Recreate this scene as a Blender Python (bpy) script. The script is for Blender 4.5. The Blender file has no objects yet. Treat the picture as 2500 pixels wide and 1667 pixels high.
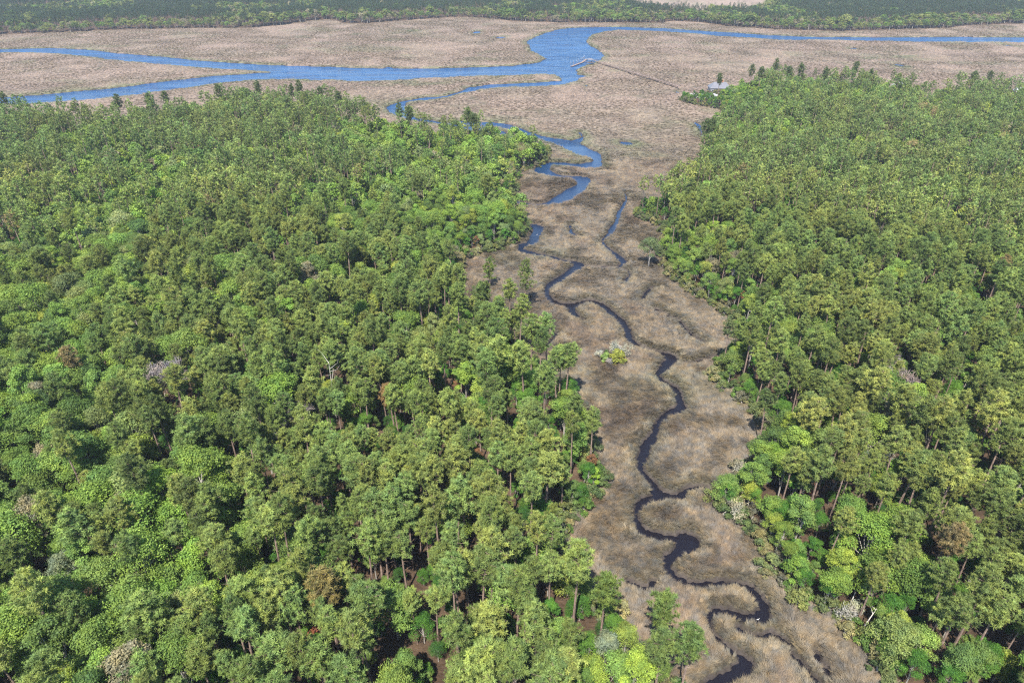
import bpy, math, random
import numpy as np
from mathutils import Vector

# ------------------------------------------------------------------ camera, sky, sun, exposure
S = bpy.context.scene
CAM_H, PITCH = 120.0, math.radians(31.0)
cd = bpy.data.cameras.new('camera'); cam = bpy.data.objects.new('camera', cd); S.collection.objects.link(cam)
cam.location = (0, 0, CAM_H); cam.rotation_euler = (math.pi/2 - PITCH, 0, 0)
cd.lens = 24.0; cd.sensor_width = 36.0; cd.clip_start = 1.0; cd.clip_end = 40000.0
S.camera = cam
SUN_EL, SH_AZ = math.radians(58.0), math.radians(16.0)      # shadows run away from the camera, a little to the right
w = bpy.data.worlds.new('World'); S.world = w; w.use_nodes = True
nt = w.node_tree; nt.nodes.clear()
sky = nt.nodes.new('ShaderNodeTexSky'); sky.sky_type = 'NISHITA'; sky.sun_disc = False
sky.sun_elevation = SUN_EL; sky.sun_rotation = math.pi + SH_AZ
sky.altitude = 100; sky.air_density = 1.0; sky.dust_density = 0.3; sky.ozone_density = 2.5
bg = nt.nodes.new('ShaderNodeBackground'); bg.inputs[1].default_value = 0.12
wo = nt.nodes.new('ShaderNodeOutputWorld')
nt.links.new(sky.outputs[0], bg.inputs[0]); nt.links.new(bg.outputs[0], wo.inputs[0])
sd_ = bpy.data.lights.new('sun', 'SUN'); sd_.energy = 4.95; sd_.angle = math.radians(0.5); sd_.color = (1, 0.955, 0.88)
sun = bpy.data.objects.new('sun', sd_); S.collection.objects.link(sun)
dv = Vector((math.sin(SH_AZ)*math.cos(SUN_EL), math.cos(SH_AZ)*math.cos(SUN_EL), -math.sin(SUN_EL)))
sun.rotation_euler = dv.to_track_quat('-Z', 'Y').to_euler(); sun.location = (0, -200, 400)
S.view_settings.view_transform = 'Standard'; S.view_settings.look = 'None'
S.view_settings.exposure = 1.30; S.view_settings.gamma = 1.0; S.view_settings.use_curve_mapping = False
S.render.engine = 'CYCLES'
S.cycles.max_bounces = 5; S.cycles.diffuse_bounces = 2; S.cycles.glossy_bounces = 2
S.cycles.transmission_bounces = 2; S.cycles.volume_bounces = 0; S.cycles.transparent_max_bounces = 6
S.cycles.caustics_reflective = False; S.cycles.caustics_refractive = False
try:
    S.cycles.use_denoising = False; S.cycles.filter_width = 1.2; S.cycles.sample_clamp_direct = 3.0; S.cycles.sample_clamp_indirect = 2.0; S.cycles.denoiser = 'OPENIMAGEDENOISE'; S.cycles.denoising_input_passes = 'RGB_ALBEDO_NORMAL'; S.cycles.denoising_prefilter = 'ACCURATE'
except Exception: pass

# ------------------------------------------------------------------ plan geometry (survey marks -> metres on the ground)
F = 1666.667; CX, CY = 1250.0, 833.5
cp, sp = math.cos(PITCH), math.sin(PITCH)
def ground(px, py, z=0.0):
    u = (px-CX)/F; v = (CY-py)/F
    dy = cp + v*sp; dz = -sp + v*cp
    t = (z-CAM_H)/dz
    return (u*t, dy*t)
def slant(px, py):
    x, y = ground(px, py); return math.sqrt(x*x+y*y+CAM_H**2)
def project(x, y, z):
    d = y*cp - (z-CAM_H)*sp; up = y*sp + (z-CAM_H)*cp
    return CX + F*x/d, CY - F*up/d, d
C3 = lambda x, y: (850+x*.42517, 250+y*.42517)
C4 = lambda x, y: (1200+x*.34014, 800+y*.34014)
C5 = lambda x, y: (1350+x*.38265, 1200+y*.38265)
C1 = lambda x, y: (x*.53146, y*.53146)
C2 = lambda x, y: (1250+x*.53146, y*.53146)
FU = lambda x, y: (x*1.06293, y*1.06293)
SC = {C3: .42517, C4: .34014, C5: .38265, C1: .53146, C2: .53146, FU: 1.06293}
# creek centre lines: (survey frame, [(x, y, width)...])
CREEKS = [
 [(C5, [(960,1290,90),(1040,1215,70),(1150,1150,70),(1230,1105,90),(1225,1060,70),(1185,1025,34),(1110,985,30),(1060,940,30),(1015,880,38),(1000,820,36),(1005,775,44),
        (1060,757,44),(1130,765,48),(1200,780,46),(1270,795,50),(1335,785,70),(1360,740,66),(1325,690,66),(1280,640,70),(1250,600,50),(1200,583,30),(1120,575,26),
        (1040,580,36),(980,582,44),(920,588,40),(850,572,42),(790,545,50),(750,500,62),(730,450,64),(755,408,62),(805,372,62),(865,332,100),(890,300,100),(850,278,60),
        (780,286,40),(700,283,50),(640,278,60),(580,252,60),(545,215,58),(530,160,50),(530,120,45),(560,70,46),(620,38,50)]),
  (C4, [(1200,1195,110),(1155,1110,58),(1105,1050,46),(1070,1005,50),(1075,940,70),(1095,870,74),(1135,800,74),(1170,750,52),(1190,690,42),(1230,640,34),(1290,600,48),
        (1350,572,58),(1362,540,60),(1345,490,52),(1320,430,44),(1270,400,36),(1218,370,42),(1195,325,42),(1230,290,46),(1270,250,60),(1298,218,76),(1268,192,46),
        (1190,172,26),(1120,150,26),(1050,125,32),(1010,90,40),(985,50,46),(972,0,42)]),
  (C3, [(1560,1240,30),(1520,1210,30),(1480,1175,30),(1440,1150,26),(1390,1135,22),(1340,1145,22),(1290,1160,30),(1240,1160,30),(1190,1145,30),(1150,1110,32),
        (1140,1070,35),(1165,1040,30),(1220,1005,30),(1270,970,28),(1310,942,34),(1325,920,32),(1270,908,16),(1220,900,17),(1160,880,18),(1090,868,18),(1010,850,26),
        (988,832,30),(1010,812,26),(1052,803,30),(1070,770,45),(1085,735,45),(1092,710,34),(1060,700,16),(1000,702,12),(930,700,14),(870,680,20),(830,630,36),(850,585,42),(900,566,34),
        (960,567,15),(1030,580,13),(1100,584,14),(1160,575,20),(1220,555,38),(1270,520,36),(1310,495,36),(1350,465,40),(1337,436,34),(1270,425,15),(1200,419,20),
        (1150,405,26),(1118,392,46),(1122,368,32),(1160,350,16),(1250,352,20),(1330,360,22),(1390,358,36),(1432,330,46),(1390,295,38),(1330,268,36),(1280,240,34),
        (1220,220,32),(1160,208,20),(1110,196,14),(1000,165,18),(900,130,20),(760,118,24),(640,118,30)])],
 [(C3, [(1590,520,6),(1598,548,12),(1580,590,14),(1555,630,22),(1545,670,20),(1525,710,24),(1500,750,18),(1462,785,15),(1480,820,18),(1520,855,18),(1570,895,26),
        (1582,915,30),(1555,940,26),(1592,960,12),(1622,980,22),(1600,1010,18),(1590,1030,6)])],
 [(C3, [(1330,932,5),(1440,940,4),(1540,942,8)])],
 [(C3, [(1330,170,12),(1345,195,16),(1320,215,18),(1280,232,20)])],
 [(C3, [(1760,1060,6),(1738,1068,15),(1708,1092,20),(1690,1130,9)])],
 [(C3, [(1770,1180,5),(1785,1195,14),(1815,1210,14),(1850,1230,8),(1900,1245,7),(1920,1268,15),(1938,1300,13),(1990,1345,8),(2050,1380,5)])],
 [(C3, [(1275,700,8),(1278,725,16),(1285,748,14),(1330,765,5)])],
 [(C3, [(1570,225,6),(1600,232,18),(1625,236,5)])],
 [(C3, [(1990,110,5),(2015,130,10),(2027,160,16),(2030,188,13)])],
 [(C3, [(1285,1165,30),(1290,1200,34),(1330,1232,18),(1352,1248,20)])],
 [(C3, [(1190,1262,12),(1160,1290,18),(1195,1325,17),(1160,1365,17),(1145,1388,18)])],
 [(C3, [(1035,1350,12),(1065,1357,24),(1085,1360,8)])],
 [(C4, [(1230,1190,50),(1340,1210,50),(1385,1165,26),(1430,1140,20),(1500,1132,17),(1570,1150,20),(1610,1182,17)])],
 [(C4, [(1390,252,12),(1450,248,16),(1500,230,12),(1560,215,12),(1605,195,15)])],
 [(C4, [(440,150,8),(520,145,12),(570,165,16),(590,200,12)])],
 [(C5, [(1185,868,16),(1240,902,20),(1310,922,12),(1400,905,14),(1450,925,34),(1500,960,16)])],
 [(C5, [(1530,1035,16),(1575,1080,50),(1605,1115,20),(1650,1170,22),(1690,1215,46)])],
 [(C5, [(1690,1040,30),(1715,1085,36),(1745,1130,36),(1755,1170,20)])],
 [(C5, [(480,572,22),(530,582,24),(575,600,20),(630,590,20),(640,560,12)])],
]
def catmull(P, n):
    P = np.array(P, float); out = []
    Q = np.vstack([2*P[0]-P[1], P, 2*P[-1]-P[-2]])
    for i in range(1, len(Q)-2):
        p0, p1, p2, p3 = Q[i-1], Q[i], Q[i+1], Q[i+2]
        for k in range(n):
            t = k/n
            out.append(.5*((2*p1)+(-p0+p2)*t+(2*p0-5*p1+4*p2-p3)*t*t+(-p0+3*p1-3*p2+p3)*t**3))
    out.append(P[-1]); return np.array(out)
segs = []
for creek in CREEKS:
    px = []
    for fr, pts in creek:
        px += [(*fr(a, b), wd*SC[fr]) for a, b, wd in pts]
    W = []
    for i, (a, b, wd) in enumerate(px):
        a0, b0, _ = px[max(0, i-1)]; a1, b1, _ = px[min(len(px)-1, i+1)]
        L = math.hypot(a1-a0, b1-b0)+1e-6; nx, ny = -(b1-b0)/L, (a1-a0)/L
        s = slant(a, b); sa = CAM_H/s
        wl = wd*s/F*math.sqrt(nx*nx+(ny/sa)**2)
        x, y = ground(a, b)
        W.append((x, y, max(wl*(.47 if wd > 14 else .42), .7)+ny*ny*.30*y/CAM_H))
    Cm = catmull(W, 3)
    for i in range(len(Cm)-1):
        segs.append((*Cm[i], *Cm[i+1]))
segs = np.array(segs)
def poly(fr_pts):
    out = []
    for fr, pts in fr_pts:
        for p in pts:
            z = p[2] if len(p) > 2 else 0.0
            out.append(ground(*fr(p[0], p[1]), z))
    return np.array(out)
RIVER = poly([(C1, [(-900,236),(-200,228),(0,225),(180,219),(300,220),(420,228),(520,240),(650,250),(790,262),(900,275),(1050,285),(1250,298),(1400,300),(1600,308),(1760,311),(1780,303),(1810,310),(1850,312),(2000,312),(2150,308),(2300,303)]),
 (C2, [(0,300),(60,292),(130,283),(152,268),(130,250),(90,235),(75,215),(70,190),(90,175),(140,155),(200,135),(270,127),(350,124),(500,122),(700,128),(900,142),(1050,150),(1180,160),(1400,168),(1700,170),(2000,168),(2352,170),(2900,173),
       (2900,198),(2352,195),(2200,192),(1900,192),(1700,188),(1400,183),(1250,184),(1200,182),(1100,174),(950,166),(800,151),(650,142),(500,138),(420,145),(365,160),(345,185),(365,210),(400,230),(425,255),(410,275),(380,290),(330,303),(297,323),(305,338),(345,346),(312,358),(290,375),(240,388),(150,395),(60,398),(0,398)]),
 (C1, [(2290,400),(2200,410),(2130,425),(2050,445),(1950,460),(1880,465),(1860,490),(1870,515),(1900,530),(1960,545),(2065,560),(2200,575),(2330,600),(2330,620),(2180,600),(2075,574),(2050,570),(1960,562),(1880,547),(1830,532),(1790,512),(1768,490),(1790,476),(1850,460),(1950,445),(2050,438),(2080,425),(2150,400),(2250,385),(2352,382)]),
 (C2, [(80,377),(150,372),(225,368),(222,350),(200,342),(120,340),(0,346)]),
 (C1, [(2250,348),(2150,350),(2000,357),(1900,362),(1780,370),(1640,373),(1500,365),(1430,370),(1415,362),(1250,362),(1150,367),(1000,382),(850,403),(700,421),(560,440),(400,457),(200,471),(60,479),(30,474),(0,476),(-200,486),(-900,520)])])
ISLAND = poly([(C1, [(1240,330),(1150,323),(1000,315),(800,300),(600,282),(430,262),(250,245),(100,240),(0,240),(-200,244),(-1000,262),(-1000,480),(-200,452),(-50,445),(50,440),(200,430),(400,412),(550,398),(700,378),(850,360),(1000,345),(1100,338)])])
SIDE = [  # small water patches (x, y, half width, half depth in survey px) beside the river
 (C1, (2190,148), 22, 8), (C1, (2300,172), 30, 7), (C1, (1900,142), 12, 2), (C1, (1640,158), 14, 2), (C1,(1870,378),40,2),(C1,(1960,386),40,2.5),(C2,(1570,222),26,4),(C2,(1780,298),22,7),(C2,(1800,260),26,2),(C2,(2280,210),16,6),(C2,(1650,268),20,2)]
LW = poly([(FU, [(-500,1900),(1000,1900),(1590,1700),(1575,1610),(1520,1570),(1475,1540),(1440,1480),(1430,1430),(1340,1375),(1300,1330),(1292,1290),(1302,1245),(1296,1215),(1340,1165),(1382,1128),(1378,1085),(1350,1040),(1345,985),(1335,945),(1300,905),(1265,880),(1215,850),(1195,800),(1195,745),(1180,738),(1120,750),(1080,745),(1055,690),(1050,640),(1065,595),(1100,582),(1150,571),(1195,553),(1208,530),(1200,500),(1160,487),(1128,478),(1120,462),(1180,452),(1183,430),(1187,402),(1228,385),(1258,370),(1256,345),
   (1245,305,14),(1200,287,17),(1130,272,17),(1060,266,17),(1000,283,14),(940,272,16),(880,262,16),(840,238,18),(790,222,18),(700,212,18),(600,210,18),(520,208,18),(450,225,18),(380,232,18),(300,246,18),(200,250,18),(100,248,16),(0,248,16),(-300,262,16),(-900,300,16)])])
RW = poly([(FU, [(1558,228),(1575,236),(1610,243),(1650,250),(1672,262),(1725,268),(1735,276),(1690,282),(1645,288),(1628,305),(1620,335),(1622,368),(1600,392),(1575,440),(1530,470),(1480,480),(1466,492),(1472,506),(1520,522),(1530,548),(1515,585),(1528,610),(1545,640),(1580,668),(1640,702),(1690,742),(1712,790),(1690,815),(1648,838),(1640,882),(1690,905),(1722,942),(1748,980),(1768,1006),(1742,1030),(1748,1065),(1700,1085),(1655,1135),(1645,1165),(1715,1205),(1745,1262),(1762,1322),(1785,1352),(1860,1398),(1930,1432),(1990,1505),(2040,1580),(2090,1680),(2300,1900),
   (3200,1700),(3500,900),(3500,200),(2700,215,16),(2352,192,16),(2300,190,16),(2240,196,16),(2150,192,16),(2050,178,16),(1960,172,16),(1850,172,14),(1760,170,14),(1690,175,12),(1640,190,10),(1590,205,8),(1562,218,3)])])
FWP = [(C1, [(-1400,215),(-500,178),(0,160),(350,148),(500,140),(820,132),(1150,130),(1290,118),(1400,100),(1500,90),(1535,92),(1570,108),(1680,110),(1900,92),(2100,79),(2200,83),(2300,92)]),
  (C2, [(0,99),(200,105),(400,106),(690,107),(730,98),(860,104),(1000,124),(1250,138),(1500,145),(1700,140),(2000,130),(2100,118),(2352,110),(3200,102),(4300,98)])]
FW = poly(FWP)
FW = np.vstack([FW, [(2600,1450),(2600,2100),(1150,2100),(470,1400),(420,1275),(330,1245),(250,1270),(215,1400),(60,1700),(-300,2100),(-2600,2100),(-2600,1350)]])
FW2 = np.array([(-3000,2350),(3000,2350),(3000,4200),(-3000,4200)], float)
def seg_d(x, y, A, B):
    best = np.full(x.shape, 1e9)
    for (ax, ay), (bx, by) in zip(A, B):
        dx, dy = bx-ax, by-ay; L = dx*dx+dy*dy+1e-9
        t = np.clip(((x-ax)*dx+(y-ay)*dy)/L, 0, 1)
        np.minimum(best, (x-ax-t*dx)**2+(y-ay-t*dy)**2, out=best)
    return np.sqrt(best)
def inside(x, y, P):
    r = np.zeros(x.shape, bool); n = len(P)
    for i in range(n):
        ax, ay = P[i]; bx, by = P[(i+1) % n]
        if ay == by: continue
        c = ((ay > y) != (by > y)) & (x < (bx-ax)*(y-ay)/(by-ay)+ax)
        r ^= c
    return r
def sdp(x, y, P):          # signed distance, positive inside
    d = seg_d(x, y, P, np.roll(P, -1, axis=0))
    return np.where(inside(x, y, P), d, -d)
def _hash(ix, iy, s):
    h = (ix*374761393 + iy*668265263 + s*1442695041) & 0xffffffff
    h = ((h ^ (h >> 13))*1274126177) & 0xffffffff
    return ((h ^ (h >> 16)) & 0xffff)/65535.0
def vnoise(x, y, s=0):
    ix = np.floor(x).astype(np.int64); iy = np.floor(y).astype(np.int64)
    fx = x-ix; fy = y-iy; fx = fx*fx*(3-2*fx); fy = fy*fy*(3-2*fy)
    a = _hash(ix, iy, s); b = _hash(ix+1, iy, s); c = _hash(ix, iy+1, s); d = _hash(ix+1, iy+1, s)
    return (a*(1-fx)+b*fx)*(1-fy)+(c*(1-fx)+d*fx)*fy
def fbm(x, y, s=0, o=3):
    r = 0; a = .5; t = 0
    for k in range(o):
        r = r + a*vnoise(x*2**k, y*2**k, s+k); t += a; a *= .5
    return r/t
def water_sd(x, y):        # metres inside water (>0) or away from it (<0)
    r = np.full(x.shape, -60.0)
    wob = (fbm(x*.35, y*.35, 77, 2)-.5)*.7+(vnoise(x*1.4, y*1.4, 78)-.5)*.9
    near = np.where((y < 560))[0]
    if len(near):
        X, Y = x[near], y[near]; b = np.full(X.shape, -60.0)
        for ax, ay, aw, bx, by, bw in segs:
            m = (np.abs(Y-(ay+by)/2) < 62)
            if not m.any(): continue
            xm, ym = X[m], Y[m]
            dx, dy = bx-ax, by-ay; L = dx*dx+dy*dy+1e-9
            t = np.clip(((xm-ax)*dx+(ym-ay)*dy)/L, 0, 1)
            d = (aw+(bw-aw)*t) - np.sqrt((xm-ax-t*dx)**2+(ym-ay-t*dy)**2)
            b[m] = np.maximum(b[m], d)
        r[near] = b + wob[near]
    far = np.where((y > 380) & (y < 1500))[0]
    if len(far):
        X, Y = x[far], y[far]
        w2 = (fbm(X*.09, Y*.09, 79, 3)-.5)*7
        d = sdp(X, Y, RIVER); di = sdp(X, Y, ISLAND)
        d = np.minimum(d, -di) + w2*.8
        for fr, (cx, cy), hx, hy in SIDE:
            a, b_ = fr(cx, cy); gx, gy = ground(a, b_); s = slant(a, b_)
            rx = .75*hx*SC[fr]*s/F; ry = .6*hy*SC[fr]*s/F*s/CAM_H
            q = 1-np.sqrt(((X-gx)/rx)**2+((Y-gy-(X-gx)*.25)/ry)**2)
            d = np.maximum(d, q*min(rx, ry)+w2*.25)
        r[far] = np.maximum(r[far], d)
    return r
# faint drainage lines in the wide marsh
def rills(x, y):
    wx = x + 40*(fbm(x*.012, y*.012, 5, 2)-.5); wy = y + 50*(fbm(x*.012, y*.012, 9, 2)-.5)
    n1 = np.abs(fbm(wx*.010, wy*.022, 21, 3)-.5)
    n2 = np.abs(fbm(wx*.03+7, wy*.06, 31, 2)-.5)
    return np.clip(1-n1/.016, 0, 1), np.clip(1-n2/.026, 0, 1)*np.clip((fbm(x*.01, y*.02, 41, 2)-.4)*6, 0, 1)
def smooth(a, b, v):
    t = np.clip((v-a)/(b-a), 0, 1); return t*t*(3-2*t)
def marsh_col(x, y, wsd):
    """dry cordgrass tones; greener new growth along the water"""
    d = -wsd
    n = fbm(x*.05, y*.05, 3, 3); n2 = fbm(x*.16, y*.13, 8, 3); n3 = fbm(x*.018, y*.024, 13, 3)
    straw = np.array([.42,.345,.25]); brown = np.array([.31,.242,.182]); grey = np.array([.32,.27,.212]); rose = np.array([.44,.335,.28]); green = np.array([.19,.20,.115])
    a = smooth(.38, .66, n)[:, None]; b = smooth(.42, .68, n2)[:, None]; c = smooth(.40, .62, n3)[:, None]
    col = brown*(1-a) + grey*a
    col = col*(1-b*.6) + straw*b*.6
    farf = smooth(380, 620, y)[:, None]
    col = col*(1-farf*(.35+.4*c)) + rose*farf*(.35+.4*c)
    drk = smooth(.55, .72, fbm(x*.03+50, y*.04, 17, 3))[:, None]*.14
    col = col*(1-drk*np.array([1, 1.02, 1.05]))
    bankw = np.where(y > 400, 9.0, 4.2)
    gb = np.clip(1-d/bankw, 0, 1)*np.where(y > 400, smooth(.2, .45, fbm(x*.06+9, y*.06, 23, 2)), smooth(.32, .6, fbm(x*.06+9, y*.06, 23, 2)))
    gb = gb*np.where(y > 400, .9, .5)
    gp = smooth(.63, .74, fbm(x*.025+90, y*.04, 27, 3))*.35
    g = np.clip(gb+gp, 0, .9)[:, None]
    g2 = green*(1+.5*(n2[:, None]-.4)) * np.where(y > 400, 1.25, 1.0)[:, None]
    g2 = np.where((y > 400)[:, None], g2, np.array([.27,.265,.18])*(1+.4*(n2[:, None]-.5)))
    col = col*(1-g) + g2*g
    r1, r2 = rills(x, y); q = (r1*.8+r2*.6*smooth(520, 640, y))*smooth(400, 520, y)
    col = col*(1-q[:, None]) + np.array([.10,.10,.06])*q[:, None]
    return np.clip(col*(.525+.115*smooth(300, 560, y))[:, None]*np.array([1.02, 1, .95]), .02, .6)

# ------------------------------------------------------------------ small helpers
def link(o): S.collection.objects.link(o); return o
def set_props(o, **k):
    for a, b in k.items():
        if b is not None: o[a] = b
def mesh_np(name, V, faces, mats=(), midx=None, var=None, smooth_=False):
    me = bpy.data.meshes.new(name); me.from_pydata([tuple(v) for v in V], [], faces)
    for m in mats: me.materials.append(m)
    if midx is not None: me.polygons.foreach_set('material_index', midx)
    if var is not None:
        at = me.attributes.new('var', 'FLOAT', 'POINT'); at.data.foreach_set('value', np.asarray(var, np.float32))
    if smooth_: me.polygons.foreach_set('use_smooth', [True]*len(me.polygons))
    me.update(); return me
def new_obj(name, me, parent=None, loc=(0, 0, 0), **k):
    o = bpy.data.objects.new(name, me); link(o); o.location = loc
    if parent: o.parent = parent
    set_props(o, **k); return o
def empty(name, loc, label, cat, group=None, rz=0.0):
    o = bpy.data.objects.new(name, None); link(o); o.location = loc; o.rotation_euler.z = rz
    o.empty_display_size = .5; set_props(o, label=label, category=cat, group=group); return o
class MB:
    def __init__(s): s.v = []; s.f = []
    def box(s, c, d, rz=0.0, taper=0.0):
        x, y, z = (q/2 for q in d); n = len(s.v); ca, sa = math.cos(rz), math.sin(rz)
        for k, (a, b, e) in enumerate([(-x,-y,-z),(x,-y,-z),(x,y,-z),(-x,y,-z),(-x,-y,z),(x,-y,z),(x,y,z),(-x,y,z)]):
            t = 1-taper if k > 3 else 1; a *= t; b *= t
            s.v.append((c[0]+a*ca-b*sa, c[1]+a*sa+b*ca, c[2]+e))
        s.f += [tuple(n+i for i in q) for q in [(0,3,2,1),(4,5,6,7),(0,1,5,4),(1,2,6,5),(2,3,7,6),(3,0,4,7)]]; return s
    def bar(s, a, b, r0, r1=None, n=5):
        r1 = r0 if r1 is None else r1
        a = Vector(a); b = Vector(b); d = (b-a).normalized(); u = d.orthogonal().normalized(); v = d.cross(u); k0 = len(s.v)
        for p, r in ((a, r0), (b, r1)):
            for i in range(n):
                t = 2*math.pi*i/n; s.v.append(tuple(p+u*(r*math.cos(t))+v*(r*math.sin(t))))
        for i in range(n):
            j = (i+1) % n; s.f.append((k0+i, k0+j, k0+n+j, k0+n+i))
        s.f.append(tuple(k0+n+i for i in range(n))); s.f.append(tuple(k0+n-1-i for i in range(n))); return s
    def prism(s, pts):   # list of 3D faces
        for fc in pts:
            n = len(s.v); s.v += [tuple(p) for p in fc]; s.f.append(tuple(range(n, n+len(fc))))
        return s
    def mesh(s, name, mat): return mesh_np(name, s.v, s.f, [mat])
    def part(s, name, mat, parent, loc=(0, 0, 0), **k): return new_obj(name, s.mesh(name, mat), parent, loc, **k)

# ------------------------------------------------------------------ materials
def mat_base(name):
    m = bpy.data.materials.new(name); m.use_nodes = True; t = m.node_tree
    return m, t, t.nodes['Principled BSDF'], t.nodes['Material Output']
def simple(name, col, rough=.8, nscale=2.0, amt=.35, spec=.2, metal=0.0):
    m, t, p, o = mat_base(name)
    no = t.nodes.new('ShaderNodeTexNoise'); no.inputs['Scale'].default_value = nscale; no.inputs['Detail'].default_value = 4
    tc = t.nodes.new('ShaderNodeTexCoord'); t.links.new(tc.outputs['Object'], no.inputs['Vector'])
    mr = t.nodes.new('ShaderNodeMapRange'); mr.inputs[1].default_value = .3; mr.inputs[2].default_value = .7
    mr.inputs[3].default_value = 1-amt; mr.inputs[4].default_value = 1+amt; t.links.new(no.outputs['Fac'], mr.inputs[0])
    vm = t.nodes.new('ShaderNodeVectorMath'); vm.operation = 'SCALE'; vm.inputs[0].default_value = col
    t.links.new(mr.outputs[0], vm.inputs['Scale']); t.links.new(vm.outputs[0], p.inputs['Base Color'])
    p.inputs['Roughness'].default_value = rough; p.inputs['Specular IOR Level'].default_value = spec; p.inputs['Metallic'].default_value = metal
    return m
def leaf_mat(name, trans=.25, rough=.65, spec=.15):
    m, t, p, o = mat_base(name)
    at = t.nodes.new('ShaderNodeAttribute'); at.attribute_type = 'INSTANCER'; at.attribute_name = 'tint'
    av = t.nodes.new('ShaderNodeAttribute'); av.attribute_type = 'GEOMETRY'; av.attribute_name = 'var'
    vm = t.nodes.new('ShaderNodeVectorMath'); vm.operation = 'SCALE'
    t.links.new(at.outputs['Vector'], vm.inputs[0]); t.links.new(av.outputs['Fac'], vm.inputs['Scale'])
    ge = t.nodes.new('ShaderNodeNewGeometry'); nz = t.nodes.new('ShaderNodeTexNoise'); nz.inputs['Scale'].default_value = .55; nz.inputs['Detail'].default_value = 3
    t.links.new(ge.outputs['Position'], nz.inputs['Vector']); rp = t.nodes.new('ShaderNodeMapRange'); rp.inputs[1].default_value = .35; rp.inputs[2].default_value = .65; t.links.new(nz.outputs['Fac'], rp.inputs[0])
    mh = t.nodes.new('ShaderNodeMix'); mh.data_type = 'VECTOR'; mh.inputs[4].default_value = (.80, .86, .98); mh.inputs[5].default_value = (1.24, 1.14, .98); t.links.new(rp.outputs[0], mh.inputs[0])
    vv = t.nodes.new('ShaderNodeVectorMath'); vv.operation = 'MULTIPLY'; t.links.new(vm.outputs[0], vv.inputs[0]); t.links.new(mh.outputs[1], vv.inputs[1]); vm = vv
    t.links.new(vm.outputs[0], p.inputs['Base Color'])
    p.inputs['Roughness'].default_value = rough; p.inputs['Specular IOR Level'].default_value = spec
    tr = t.nodes.new('ShaderNodeBsdfTranslucent')
    v2 = t.nodes.new('ShaderNodeVectorMath'); v2.operation = 'MULTIPLY'; v2.inputs[1].default_value = (1.15, 1.3, .7)
    t.links.new(vm.outputs[0], v2.inputs[0]); t.links.new(v2.outputs[0], tr.inputs['Color'])
    mx = t.nodes.new('ShaderNodeMixShader'); mx.inputs[0].default_value = trans
    t.links.new(p.outputs[0], mx.inputs[1]); t.links.new(tr.outputs[0], mx.inputs[2]); t.links.new(mx.outputs[0], o.inputs['Surface'])
    return m
M_NEEDLE = leaf_mat('pine_needles', .25, .6, .15)
M_LEAF = leaf_mat('leaves', .35, .6, .18)
M_TWIG = leaf_mat('lichened_twigs', .0, .9, .1)
M_GRASS = leaf_mat('dry_cordgrass', .25, .55, .3)
M_BARK = simple('pine_bark', (.20,.145,.115), .95, 1.5, .4, .05)
M_BARKG = simple('grey_bark', (.30,.275,.24), .95, 1.2, .3, .05)
M_SNAG = simple('bleached_wood', (.50,.46,.41), .9, 1.0, .2, .1)
M_DARKWOOD = simple('weathered_deck_boards', (.07,.045,.038), .9, .8, .3, .1)
M_PALEWOOD = simple('pale_weathered_boards', (.20,.155,.135), .9, .8, .25, .1)
M_ROOF = simple('grey_metal_roof', (.14,.14,.155), .45, .4, .08, .4, .1)
M_WHITE = simple('white_paint', (.42,.42,.42), .6, .5, .05, .3)
M_WALL = simple('pale_grey_siding', (.25,.25,.245), .8, .5, .08, .2)
M_GLASS = simple('dark_window_glass', (.03,.04,.05), .1, .5, .1, .6)
M_BRICK = simple('red_brick', (.38,.14,.08), .9, 3, .25, .1)
M_POOL = simple('pool_water', (.10,.38,.50), .08, .5, .05, .5)
M_CLAY = simple('red_clay', (.38,.15,.09), .95, .6, .35, .05)
M_BIRD = simple('white_feathers', (.85,.85,.83), .8, 2, .04, .2)
M_YEL = simple('yellow_bill', (.6,.4,.05), .5, 2, .04, .3)

# ground
gm, t, p, o = mat_base('marsh_and_forest_ground')
ca = t.nodes.new('ShaderNodeAttribute'); ca.attribute_name = 'gcol'
tc = t.nodes.new('ShaderNodeNewGeometry')
n1 = t.nodes.new('ShaderNodeTexNoise'); n1.inputs['Scale'].default_value = .9; n1.inputs['Detail'].default_value = 6; n1.inputs['Roughness'].default_value = .7
mp = t.nodes.new('ShaderNodeMapping'); mp.inputs['Scale'].default_value = (1, 1.6, 1); t.links.new(tc.outputs['Position'], mp.inputs['Vector'])
t.links.new(mp.outputs[0], n1.inputs['Vector'])
n2 = t.nodes.new('ShaderNodeTexNoise'); n2.inputs['Scale'].default_value = .13; n2.inputs['Detail'].default_value = 5
mp2 = t.nodes.new('ShaderNodeMapping'); mp2.inputs['Scale'].default_value = (.7, 1.6, 1); t.links.new(tc.outputs['Position'], mp2.inputs['Vector']); t.links.new(mp2.outputs[0], n2.inputs['Vector'])
ma = t.nodes.new('ShaderNodeMapRange'); ma.inputs[1].default_value = .3; ma.inputs[2].default_value = .7; ma.inputs[3].default_value = .6; ma.inputs[4].default_value = 1.35
t.links.new(n1.outputs['Fac'], ma.inputs[0])
mb = t.nodes.new('ShaderNodeMapRange'); mb.inputs[1].default_value = .35; mb.inputs[2].default_value = .68; mb.inputs[3].default_value = .72; mb.inputs[4].default_value = 1.22
t.links.new(n2.outputs['Fac'], mb.inputs[0])
mm = t.nodes.new('ShaderNodeMath'); mm.operation = 'MULTIPLY'; t.links.new(ma.outputs[0], mm.inputs[0]); t.links.new(mb.outputs[0], mm.inputs[1])
vm = t.nodes.new('ShaderNodeVectorMath'); vm.operation = 'SCALE'; t.links.new(ca.outputs['Vector'], vm.inputs[0]); t.links.new(mm.outputs[0], vm.inputs['Scale'])
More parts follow.
